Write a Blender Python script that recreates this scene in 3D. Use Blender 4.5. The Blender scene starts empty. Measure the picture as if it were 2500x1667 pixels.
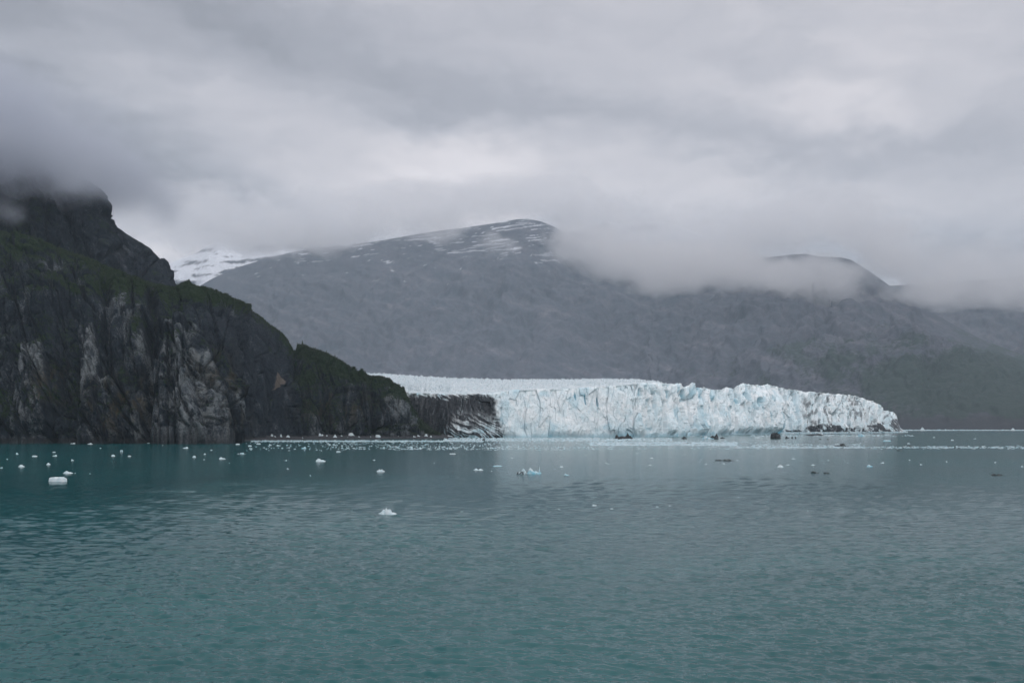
import bpy, math, random
import numpy as np
from mathutils import Vector

# ------------------------------------------------------------------ camera, world, sun, exposure
S = bpy.context.scene
C = S.collection
F = 2431.0            # focal length in pixels of the 2500 px wide photograph
HZ = 1035.0           # horizon row
CH = 20.0             # camera height above the water (upper deck of a ship)
cam = bpy.data.cameras.new('camera')
cam.sensor_width = 36.0
cam.lens = 36.0 * F / 2500.0
cam.shift_y = (HZ - 833.5) / 2500.0
cam.clip_start = 0.5
cam.clip_end = 60000.0
camo = bpy.data.objects.new('camera', cam)
C.objects.link(camo)
camo.location = (0, 0, CH)
camo.rotation_euler = (math.radians(90), 0, 0)
S.camera = camo
S.view_settings.view_transform = 'Standard'
S.view_settings.look = 'None'
S.view_settings.exposure = 0.0
S.view_settings.gamma = 1.0
S.view_settings.use_curve_mapping = False
S.render.engine = 'CYCLES'
cy = S.cycles
cy.use_denoising = True
cy.max_bounces = 8
cy.diffuse_bounces = 2
cy.glossy_bounces = 2
cy.transmission_bounces = 2
cy.volume_bounces = 4
cy.transparent_max_bounces = 8
cy.volume_step_rate = 1.0
cy.volume_max_steps = 64
cy.use_adaptive_sampling = True
cy.adaptive_threshold = 0.035


class NG:
    """small helper that writes node graphs"""
    def __init__(self, nt):
        self.nt = nt
        nt.nodes.clear()

    def n(self, typ, ins=None, **props):
        nd = self.nt.nodes.new(typ)
        for k, v in props.items():
            setattr(nd, k, v)
        for k, v in (ins or {}).items():
            sk = nd.inputs[k]
            if isinstance(v, bpy.types.NodeSocket):
                self.nt.links.new(v, sk)
            else:
                sk.default_value = v
        return nd

    def m(self, op, a, b=None, c=None, clamp=False):
        ins = {0: a}
        if b is not None: ins[1] = b
        if c is not None: ins[2] = c
        return self.n('ShaderNodeMath', ins, operation=op, use_clamp=clamp).outputs[0]

    def noise(self, vec, scale, detail=4, rough=0.55, dist=0.0, out='Fac'):
        return self.n('ShaderNodeTexNoise', {'Vector': vec, 'Scale': scale, 'Detail': detail,
                      'Roughness': rough, 'Distortion': dist}).outputs[out]

    def mapr(self, v, a, b, c=0.0, d=1.0, smooth=True):
        return self.n('ShaderNodeMapRange', {'Value': v, 'From Min': a, 'From Max': b, 'To Min': c, 'To Max': d},
                      interpolation_type='SMOOTHSTEP' if smooth else 'LINEAR').outputs[0]

    def mix(self, f, a, b):
        nd = self.nt.nodes.new('ShaderNodeMix')
        nd.data_type = 'RGBA'
        for i, v in ((0, f), (6, a), (7, b)):
            if isinstance(v, bpy.types.NodeSocket): self.nt.links.new(v, nd.inputs[i])
            elif i == 0: nd.inputs[0].default_value = v
            else: nd.inputs[i].default_value = (*v, 1) if len(v) == 3 else v
        return nd.outputs[2]

    def scale(self, vec, s):
        return self.n('ShaderNodeVectorMath', {0: vec, 1: s}, operation='MULTIPLY').outputs[0]

    def attr(self, name):
        return self.n('ShaderNodeAttribute', attribute_name=name)


SUN_EL, SUN_AZ = math.radians(38), math.radians(155)      # behind the camera, to the right, veiled by cloud
world = bpy.data.worlds.new('World')
S.world = world
world.use_nodes = True
g = NG(world.node_tree)
tc = g.n('ShaderNodeTexCoord').outputs['Generated']
sp = g.n('ShaderNodeSeparateXYZ', {0: tc}).outputs
rho = g.m('MAXIMUM', g.m('SQRT', g.m('ADD', g.m('MULTIPLY', sp[0], sp[0]), g.m('MULTIPLY', sp[1], sp[1]))), 0.03)
az0 = g.m('ARCTAN2', sp[0], sp[1])
te0 = g.m('DIVIDE', sp[2], rho)
stv = g.scale(tc, (1, 1, 2.2))
w1 = g.noise(stv, 3.0, 5, 0.55)
w2 = g.noise(g.n('ShaderNodeVectorMath', {0: stv, 1: (7.3, 2.1, 5.5)}, operation='ADD').outputs[0], 4.0, 5, 0.55)
az = g.m('ADD', az0, g.m('MULTIPLY', g.m('SUBTRACT', w1, 0.5), 0.22))
te = g.m('ADD', te0, g.m('MULTIPLY', g.m('SUBTRACT', w2, 0.5), 0.13))
w3 = g.n('ShaderNodeSeparateXYZ', {0: g.noise(stv, 14.0, 5, 0.6, out='Color')}).outputs
az = g.m('ADD', az, g.m('MULTIPLY', g.m('SUBTRACT', w3[0], 0.5), 0.085))
te = g.m('ADD', te, g.m('MULTIPLY', g.m('SUBTRACT', w3[1], 0.5), 0.06))
# broad cloud masses of this sky, as directions: (px, py, half width, half height, tilt, brightness)
SKY = [(60, 300, 260, 130, 0, -.19), (400, 440, 230, 75, 12, -.15), (-150, 480, 260, 120, 0, -.12),
       (700, 95, 480, 90, 17, -.10), (1350, 250, 330, 60, 15, -.06), (2000, 352, 360, 32, 4, -.07),
       (420, 235, 300, 60, 10, .03), (1130, 370, 240, 80, 0, .18), (980, 480, 300, 60, 0, .12),
       (350, 580, 170, 50, 20, .19), (1950, 265, 320, 45, 12, .09), (2200, 120, 420, 160, 0, .05),
       (1480, 450, 400, 80, 0, .08), (2050, 480, 420, 60, 0, .05), (-50, 0, 330, 120, 0, -.11), (700, -60, 700, 90, 0, -.04), (2450, 640, 300, 60, 0, -.03), (2120, 620, 330, 60, 5, -.10), (1300, 560, 900, 50, 0, -.05)]
lum = None
for (px, py, sx, sy, ang, dl) in SKY:
    u, v = (px - 1250) / F, (HZ - py) / F
    a0 = math.atan(u); t0 = v * math.cos(a0)
    ca, sa = math.cos(math.radians(ang)), math.sin(math.radians(ang))
    du = g.m('SUBTRACT', az, a0); dv = g.m('SUBTRACT', te, t0)
    p = g.m('DIVIDE', g.m('SUBTRACT', g.m('MULTIPLY', du, ca), g.m('MULTIPLY', dv, sa)), sx / F)
    q = g.m('DIVIDE', g.m('ADD', g.m('MULTIPLY', du, sa), g.m('MULTIPLY', dv, ca)), sy / F)
    r2 = g.m('ADD', g.m('MULTIPLY', p, p), g.m('MULTIPLY', q, q))
    e = g.m('MULTIPLY', g.m('EXPONENT', g.m('MULTIPLY', r2, -1.0)), dl * 1.2)
    lum = e if lum is None else g.m('ADD', lum, e)
# stratus texture, flattened towards the horizon
pl = g.n('ShaderNodeCombineXYZ', {0: g.m('MULTIPLY', az, 1.0), 1: g.m('MULTIPLY', te, 2.6), 2: sp[2]}).outputs[0]
f1 = g.noise(pl, 3.2, 7, 0.58, 0.7)
f2 = g.noise(pl, 10.0, 5, 0.5, 0.4)
tex = g.m('ADD', g.m('MULTIPLY', g.m('SUBTRACT', f1, 0.5), 0.26), g.m('MULTIPLY', g.m('SUBTRACT', f2, 0.5), 0.12))
lum = g.m('ADD', g.m('ADD', lum, tex), 0.435)
lum = g.m('ADD', lum, g.mapr(sp[2], 0.36, 0.95, 0.0, 0.62))       # an overcast sky brightens towards the zenith
lum = g.m('MULTIPLY', g.m('MAXIMUM', lum, 0.10), 1.27)
tint = g.mix(g.mapr(lum, 0.30, 0.85), (0.94, 0.97, 1.10), (1.03, 0.985, 1.025))
cloudcol = g.n('ShaderNodeVectorMath', {0: tint, 'Scale': g.m('MULTIPLY', lum, 10.0)}, operation='SCALE').outputs[0]
sky = g.n('ShaderNodeTexSky', sky_type='NISHITA', sun_disc=False, sun_elevation=SUN_EL, sun_rotation=SUN_AZ)
col = g.mix(0.97, sky.outputs[0], cloudcol)
bg = g.n('ShaderNodeBackground', {'Color': col, 'Strength': 0.1})
g.nt.links.new(bg.outputs[0], g.n('ShaderNodeOutputWorld').inputs[0])

sl = bpy.data.lights.new('sun', 'SUN')
sl.energy = 0.9
sl.angle = math.radians(40)
sl.color = (1.0, 0.985, 0.965)
so = bpy.data.objects.new('sun', sl)
C.objects.link(so)
sd = Vector((math.sin(SUN_AZ) * math.cos(SUN_EL), math.cos(SUN_AZ) * math.cos(SUN_EL), math.sin(SUN_EL)))
so.rotation_euler = sd.to_track_quat('Z', 'Y').to_euler()
so.location = (0, 0, 300)

# ------------------------------------------------------------------ numeric helpers
rng = np.random.default_rng(7)
random.seed(7)
_G = rng.normal(size=(256, 3)).astype(np.float32)
_G /= np.linalg.norm(_G, axis=1)[:, None]


def _h(x, y, z, s):
    h = (x * 73856093) ^ (y * 19349663) ^ (z * 83492791) ^ (s * 2654435)
    h = (h ^ (h >> 13)) * 1274126177
    return (h ^ (h >> 16))


def perlin(x, y, z, s=0):
    shp = np.shape(x)
    x = np.asarray(x, np.float64).ravel(); y = np.broadcast_to(y, shp).ravel(); z = np.broadcast_to(z, shp).ravel()
    xi = np.floor(x); yi = np.floor(y); zi = np.floor(z)
    fx = (x - xi).astype(np.float32); fy = (y - yi).astype(np.float32); fz = (z - zi).astype(np.float32)
    xi = xi.astype(np.int64); yi = yi.astype(np.int64); zi = zi.astype(np.int64)
    u = fx * fx * fx * (fx * (fx * 6 - 15) + 10); v = fy * fy * fy * (fy * (fy * 6 - 15) + 10); w = fz * fz * fz * (fz * (fz * 6 - 15) + 10)
    out = 0
    for a in (0, 1):
        for b in (0, 1):
            for c in (0, 1):
                gr = _G[_h(xi + a, yi + b, zi + c, s) & 255]
                d = gr[:, 0] * (fx - a) + gr[:, 1] * (fy - b) + gr[:, 2] * (fz - c)
                out = out + d * (u if a else 1 - u) * (v if b else 1 - v) * (w if c else 1 - w)
    return (out * 1.6).reshape(shp)


def fbm(x, y, z, o=4, s=0, gain=0.5):
    r = 0; a = 1; f = 1
    for i in range(o):
        r = r + a * perlin(x * f, y * f, z * f, s + i * 17)
        a *= gain; f *= 2.03
    return r


def ridged(x, y, z, o=3, s=0):
    r = 0; a = 1; f = 1
    for i in range(o):
        r = r + a * (1 - 2 * np.abs(perlin(x * f, y * f, z * f, s + i * 17)))
        a *= 0.5; f *= 2.03
    return r


def voro(x, y, s=0, jit=0.9):
    """nearest cell: d1, d2, random a, random b, offset to the cell centre"""
    shp = x.shape
    x = x.ravel(); y = y.ravel()
    xi = np.floor(x).astype(np.int64); yi = np.floor(y).astype(np.int64)
    d1 = np.full(x.shape, 9.0); d2 = np.full(x.shape, 9.0)
    ra = np.zeros(x.shape); rb = np.zeros(x.shape); rc = np.zeros(x.shape); ox = np.zeros(x.shape); oy = np.zeros(x.shape)
    for a in (-1, 0, 1):
        for b in (-1, 0, 1):
            cx = xi + a; cy_ = yi + b
            h = _h(cx, cy_, cx * 0 + 3, s)
            j1 = ((h & 1023) / 1023.0); j2 = (((h >> 10) & 1023) / 1023.0)
            dx = cx + 0.5 + (j1 - .5) * jit - x; dy = cy_ + 0.5 + (j2 - .5) * jit - y
            d = np.sqrt(dx * dx + dy * dy)
            m = d < d1
            d2 = np.where(m, d1, np.minimum(d2, d))
            h2 = _h(cx, cy_, cx * 0 + 11, s + 5)
            ra = np.where(m, (h2 & 1023) / 1023.0, ra); rb = np.where(m, ((h2 >> 10) & 1023) / 1023.0, rb)
            rc = np.where(m, ((h2 >> 5) & 1023) / 1023.0, rc)
            ox = np.where(m, -dx, ox); oy = np.where(m, -dy, oy)
            d1 = np.where(m, d, d1)
    return [q.reshape(shp) for q in (d1, d2, ra, rb, rc, ox, oy)]


def sst(a, b, x):
    t = np.clip((x - a) / (b - a), 0, 1)
    return t * t * (3 - 2 * t)


def curve(pts, x):
    p = np.array(sorted(pts), float)
    return np.interp(x, p[:, 0], p[:, 1])


def hgt(py, Y):
    return CH + (HZ - py) / F * Y


def wY(py):
    return CH * F / (py - HZ)


def grid_normals(P):
    du = np.gradient(P, axis=1); dv = np.gradient(P, axis=0)
    n = np.cross(du, dv)
    n /= np.linalg.norm(n, axis=2)[..., None] + 1e-9
    return n


def blur(A, k, ax):
    w = np.exp(-np.linspace(-2, 2, 2 * k + 1) ** 2); w /= w.sum()
    pad = [(0, 0)] * A.ndim; pad[ax] = (k, k)
    B = np.pad(A, pad, mode='edge'); n = A.shape[ax]
    return sum(w[i] * np.take(B, np.arange(i, i + n), axis=ax) for i in range(2 * k + 1))


def soft_normals(N, k1=30, k0=8):
    N = blur(blur(N, k1, 1), k0, 0)
    N = N * np.array([0.6, 1, 1])
    return N / (np.linalg.norm(N, axis=2)[..., None] + 1e-9)


def mk_obj(name, me, mat=None, parent=None, label=None, cat=None, group=None, kind=None, loc=None, rz=None):
    o = bpy.data.objects.new(name, me)
    C.objects.link(o)
    if mat is not None and me is not None and not me.materials: me.materials.append(mat)
    if parent is not None: o.parent = parent
    if label: o['label'] = label
    if cat: o['category'] = cat
    if group: o['group'] = group
    if kind: o['kind'] = kind
    if loc is not None: o.location = loc
    if rz is not None: o.rotation_euler = (0, 0, rz)
    return o


def raw_mesh(name, V, Fc, attrs=None, smooth=False):
    """V (n,3); Fc (m,k) constant face size"""
    V = np.ascontiguousarray(V, np.float32); Fc = np.ascontiguousarray(Fc, np.int32)
    me = bpy.data.meshes.new(name)
    k = Fc.shape[1]
    me.vertices.add(len(V)); me.loops.add(Fc.size); me.polygons.add(len(Fc))
    me.vertices.foreach_set('co', V.ravel())
    me.loops.foreach_set('vertex_index', Fc.ravel())
    me.polygons.foreach_set('loop_start', np.arange(0, Fc.size, k, dtype=np.int32))
    me.polygons.foreach_set('use_smooth', np.full(len(Fc), smooth))
    for nm, a in (attrs or {}).items():
        at = me.attributes.new(nm, 'FLOAT', 'POINT')
        at.data.foreach_set('value', np.ascontiguousarray(a, np.float32).ravel())
    me.update(calc_edges=True)
    return me


def grid_mesh(name, P, attrs=None, smooth=True, flip=False):
    nr, nc = P.shape[:2]
    i = np.arange(nr * nc).reshape(nr, nc)
    Fc = np.stack([i[:-1, :-1], i[:-1, 1:], i[1:, 1:], i[1:, :-1]], -1).reshape(-1, 4)
    if flip: Fc = Fc[:, ::-1]
    return raw_mesh(name, P.reshape(-1, 3), Fc, attrs, smooth)


# ------------------------------------------------------------------ materials
def new_mat(name):
    m = bpy.data.materials.new(name)
    m.use_nodes = True
    return m, NG(m.node_tree)


def finish(g, col, rough=0.8, bump=None, bstr=0.5, bdist=1.0, spec=0.3, **kw):
    ins = {'Base Color': col, 'Roughness': rough, 'Specular IOR Level': spec}
    ins.update(kw)
    b = g.n('ShaderNodeBsdfPrincipled', ins)
    if bump is not None:
        bn = g.n('ShaderNodeBump', {'Height': bump, 'Strength': bstr, 'Distance': bdist})
        g.nt.links.new(bn.outputs[0], b.inputs['Normal'])
    o = g.n('ShaderNodeOutputMaterial', {'Surface': b.outputs[0]})
    return b


def rock_material(name, dark, mid, pale, veg, scale=1.0, bump=1.0):
    m, g = new_mat(name)
    p = g.n('ShaderNodeTexCoord').outputs['Object']
    pv = g.scale(p, (1, 1, 0.35))
    big = g.noise(pv, 0.03 * scale, 6, 0.6, 0.5)
    med = g.noise(pv, 0.12 * scale, 8, 0.7, 0.8)
    fine = g.noise(p, 0.5 * scale, 8, 0.72)
    streak = g.noise(g.scale(p, (1, 1, 0.08)), 0.35 * scale, 6, 0.65)
    f = g.m('ADD', g.m('MULTIPLY', big, 0.34), g.m('ADD', g.m('MULTIPLY', med, 0.34), g.m('MULTIPLY', fine, 0.32)))
    pal = g.attr('pale').outputs['Fac']
    f = g.m('ADD', f, g.m('MULTIPLY', pal, 0.11))
    c = g.mix(g.mapr(f, 0.42, 0.56), dark, mid)
    c = g.mix(g.mapr(f, 0.54, 0.69), c, pale)
    c = g.mix(g.m('MULTIPLY', g.mapr(streak, 0.55, 0.75), g.m('ADD', 0.12, g.m('MULTIPLY', pal, 0.40))), c, pale)
    c = g.mix(g.m('MULTIPLY', g.mapr(streak, 0.45, 0.25), 0.6), c, dark)
    rust = g.m('MULTIPLY', g.attr('rust').outputs['Fac'], g.mapr(med, 0.40, 0.60))
    c = g.mix(rust, c, (0.052, 0.041, 0.018))
    tide_foot_tone = g.attr('tide_foot_tone').outputs['Fac']
    c = g.mix(tide_foot_tone, c, (0.030, 0.033, 0.036))
    vb = g.noise(p, 0.22 * scale, 7, 0.7)
    vm = g.mapr(g.m('ADD', g.attr('veg').outputs['Fac'], g.m('MULTIPLY', g.m('SUBTRACT', vb, 0.5), 1.3)), 0.42, 0.62)
    vc = g.mix(g.mapr(fine, 0.35, 0.65), veg[0], veg[1])
    c = g.mix(vm, c, vc)
    c = g.mix(g.attr('snow').outputs['Fac'], c, (0.66, 0.69, 0.74))
    c = g.mix(g.attr('scar').outputs['Fac'], c, g.mix(med, (0.075, 0.066, 0.058), (0.15, 0.13, 0.115)))
    hb = g.m('ADD', g.m('MULTIPLY', fine, 0.6), g.m('MULTIPLY', med, 1.2))
    finish(g, c, 0.9, hb, 0.8, 2.6 / scale * bump, spec=0.08)
    return m


M_cliff = rock_material('cliff_rock', (0.005, 0.009, 0.014), (0.019, 0.026, 0.035), (0.155, 0.175, 0.185),
                        ((0.006, 0.015, 0.008), (0.017, 0.032, 0.013)))
M_far_hazed = rock_material('far_rock_hazed', (0.054, 0.066, 0.084), (0.088, 0.094, 0.114), (0.17, 0.165, 0.185),  # colours lightened and blued, painting in part of the distance haze
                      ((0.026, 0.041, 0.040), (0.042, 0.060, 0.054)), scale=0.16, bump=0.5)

m, g = new_mat('leaf_green')
p = g.n('ShaderNodeTexCoord').outputs['Object']
n_ = g.noise(p, 0.15, 5, 0.7)
finish(g, g.mix(g.mapr(n_, 0.35, 0.65), (0.007, 0.017, 0.008), (0.022, 0.040, 0.014)), 0.8)
M_leaf = m
m, g = new_mat('spruce_green')
p = g.n('ShaderNodeTexCoord').outputs['Object']
finish(g, g.mix(g.noise(p, 1.2, 4, 0.7), (0.012, 0.026, 0.013), (0.035, 0.060, 0.025)), 0.8)
M_spruce = m
m, g = new_mat('bark')
p = g.n('ShaderNodeTexCoord').outputs['Object']
finish(g, g.mix(g.noise(g.scale(p, (1, 1, .2)), 6, 4, 0.7), (0.04, 0.03, 0.022), (0.10, 0.08, 0.06)), 0.9)
M_bark = m


def ice_material(name, ca=(0.80, 0.85, 0.87), cb=(0.68, 0.79, 0.83), sc=1.0):
    m, g = new_mat(name)
    p = g.n('ShaderNodeTexCoord').outputs['Object']
    a = g.noise(p, 0.045 * sc, 6, 0.6, 0.6)
    b = g.noise(g.scale(p, (1, 1, 0.22)), 0.16 * sc, 7, 0.7, 0.5)
    d = g.noise(p, 0.8 * sc, 6, 0.7)
    c = g.mix(g.mapr(a, 0.38, 0.62), ca, cb)
    c = g.mix(g.mapr(b, 0.55, 0.78), c, (0.50, 0.69, 0.76))
    blue = g.attr('blue').outputs['Fac']
    c = g.mix(blue, c, (0.14, 0.42, 0.54))
    # dark debris: attribute broken up by thin streaks
    dt = g.attr('dirt').outputs['Fac']
    st = g.noise(g.scale(p, (1, 1, 0.35)), 0.12 * sc, 8, 0.72, 1.2)
    dm = g.mapr(g.m('ADD', dt, g.m('MULTIPLY', g.m('SUBTRACT', st, 0.5), 1.9)), 0.36, 0.90)
    dm = g.m('MULTIPLY', g.m('MULTIPLY', dm, g.mapr(dt, 0.02, 0.12)), g.mapr(dt, 0.55, 0.98, 0.42, 1.0))
    c = g.mix(dm, c, g.mix(d, (0.010, 0.014, 0.020), (0.038, 0.044, 0.052)))
    finish(g, c, 0.45, g.m('ADD', g.m('MULTIPLY', d, 0.35), b), 0.5, 1.6 / sc, spec=0.3)
    return m


M_ice = ice_material('glacier_ice')
M_icetop = ice_material('glacier_top_ice', (0.60, 0.64, 0.66), (0.48, 0.55, 0.58))
M_floe = ice_material('floe_ice', (0.62, 0.67, 0.69), (0.50, 0.61, 0.65), sc=6.0)
m, g = new_mat('dark_ice')
p = g.n('ShaderNodeTexCoord').outputs['Object']
n1 = g.noise(p, 0.35, 6, 0.7, 0.8)
c = g.mix(g.mapr(n1, 0.50, 0.66), (0.010, 0.014, 0.016), (0.07, 0.085, 0.09))
c = g.mix(g.mapr(g.noise(p, 0.22, 5, 0.6), 0.60, 0.72), c, (0.55, 0.62, 0.64))
finish(g, c, 0.6, n1, 0.6, 0.5)
M_dice = m
m, g = new_mat('gravel')
p = g.n('ShaderNodeTexCoord').outputs['Object']
n1 = g.noise(p, 0.5, 8, 0.75)
finish(g, g.mix(g.mapr(n1, 0.4, 0.65), (0.012, 0.015, 0.019), (0.050, 0.054, 0.060)), 0.9, n1, 0.8, 0.6)
M_gravel = m

m, g = new_mat('sea_water')
p = g.n('ShaderNodeTexCoord').outputs['Object']
b1 = g.noise(g.scale(p, (1, 1.5, 1)), 1.7, 4, 0.6, 0.5)
b2 = g.noise(g.scale(p, (0.6, 1.3, 1)), 0.35, 4, 0.6, 0.8)
silt = g.noise(p, 0.006, 5, 0.6, 1.0)
c = g.mix(g.mapr(silt, 0.35, 0.65), (0.002, 0.060, 0.068), (0.004, 0.078, 0.085))
b = finish(g, c, 0.15, g.m('ADD', g.m('MULTIPLY', b1, 0.022), g.m('MULTIPLY', b2, 0.05)), 0.9, 1.0, spec=0.5, IOR=1.333)
M_water = m

# ------------------------------------------------------------------ water
def build_water():
    nr, nc = 640, 760
    inv = np.linspace(1 / 68.0, 1 / 2600.0, nr)
    Yr = np.concatenate([[8, 25, 45], 1 / inv, [3500, 5000, 8000, 15100]])
    core = np.linspace(-0.60, 0.60, nc)
    A = np.concatenate([[-9, -5, -3, -2, -1.4, -1.0, -0.8, -0.68], core, [0.68, 0.8, 1.0, 1.4, 2, 3, 5, 9]])
    Y, a = np.meshgrid(Yr, A, indexing='ij')
    X = np.clip(a * (Y + 4), -9500, 9500)
    dY = np.gradient(Yr)[:, None] * np.ones_like(X)
    z = np.zeros_like(X)
    patch = 0.5 + 0.5 * fbm(X / 90, Y / 160, 0 * X, 3, 5)
    left = sst(0.1, -0.35, a) * 0.5
    r = np.random.default_rng(3)
    for k in range(72):
        L = 0.65 * (1.16 ** (k % 16)) * r.uniform(0.9, 1.1)           # 0.65 .. 6 m
        th = math.radians(78) + r.normal() * 0.42                     # mostly away from the camera
        kx, ky = 2 * math.pi / L * math.cos(th), 2 * math.pi / L * math.sin(th)
        amp = 0.0086 * L ** 0.50
        fade = sst(L * 0.9, L * 0.32, dY)
        z += amp * fade * np.sin(kx * X + ky * Y + r.uniform(0, 6.28)) * (0.55 + 0.75 * patch + left)
    rip = fbm(X / 1.6, Y / 0.9, 0 * X, 3, 9) * 0.028 * sst(1.2, 0.4, dY)
    z += rip * (0.5 + patch)
    z *= (np.abs(a) < 0.62)
    P = np.stack([X, Y, z], -1)
    me = grid_mesh('water', P, None, True)
    mk_obj('water', me, M_water, kind='structure', label='teal silty glacier bay water with small ripples')


# ------------------------------------------------------------------ near cliff and headland on the left
def relief(P, s, z, amp, seed, fine=True):
    """blocky fractured rock relief, metres"""
    x, y = P[..., 0], P[..., 1]
    wx = s + 7 * fbm(s / 75, z / 60, 0 * s, 2, seed) + 1.0 * perlin(s / 7, z / 7, 0 * s, seed + 9); wz = z + 9 * fbm(s / 70, z / 80, 0 * s + 9, 2, seed + 3) + 1.2 * perlin(s / 7, z / 7, 0 * s + 4, seed + 8)
    d = 9.0 * ridged(wx / 75, wz / 230, 0 * s, 2, seed + 1)
    d += 4.0 * fbm(wx / 26, wz / 60, 0 * s, 3, seed + 2)
    for (cw, chh, A, T, sd) in ((62, 120, 6.0, 5.0, 11), (24, 46, 3.5, 5.5, 21), (9, 17, 1.5, 2.6, 31), (3.8, 6.5, .55, 1.1, 41)):
        d1, d2, ra, rb, rc, ox, oy = voro((wx + 0.25 * wz) / cw, wz / chh, seed + sd)
        d += A * (ra - 0.5) * 2 + T * ((rb - .5) * 2 * ox + (rc - .5) * 1.0 * oy)
        d -= A * 1.3 * np.exp(-((d2 - d1) / (0.9 / cw + 0.02)) ** 2)
    # long joints
    n = perlin((wx + 0.45 * wz) / 46, wz / 150, 0 * s, seed + 51)
    d -= 2.5 * np.exp(-(n / 0.03) ** 2)
    if fine:
        d += 0.9 * fbm(x / 6, y / 6, z / 6, 4, seed + 71, 0.6)
    return d * amp


CLIFF_RIDGE = [(-600, 470), (-300, 520), (0, 562), (60, 580), (120, 596), (200, 625), (260, 650), (320, 676), (380, 694), (437, 704),
               (470, 702), (500, 707), (530, 712), (560, 722), (600, 745), (640, 775), (660, 795), (672, 800), (690, 812), (705, 832), (716, 848),
               (722, 853), (726, 840), (760, 850), (800, 862), (830, 882), (850, 892), (880, 912), (905, 919), (930, 918), (950, 925),
               (970, 945), (990, 978), (1003, 1000), (1022, 1030), (1045, 1046), (1070, 1060), (1088, 1068)]
CLIFF_BASE = [(-600, 900), (-200, 1000), (0, 1030), (350, 1034), (500, 1042), (560, 1072), (575, 1105), (600, 1205), (680, 1300), (740, 1345), (1000, 1400), (1100, 1425)]


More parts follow.
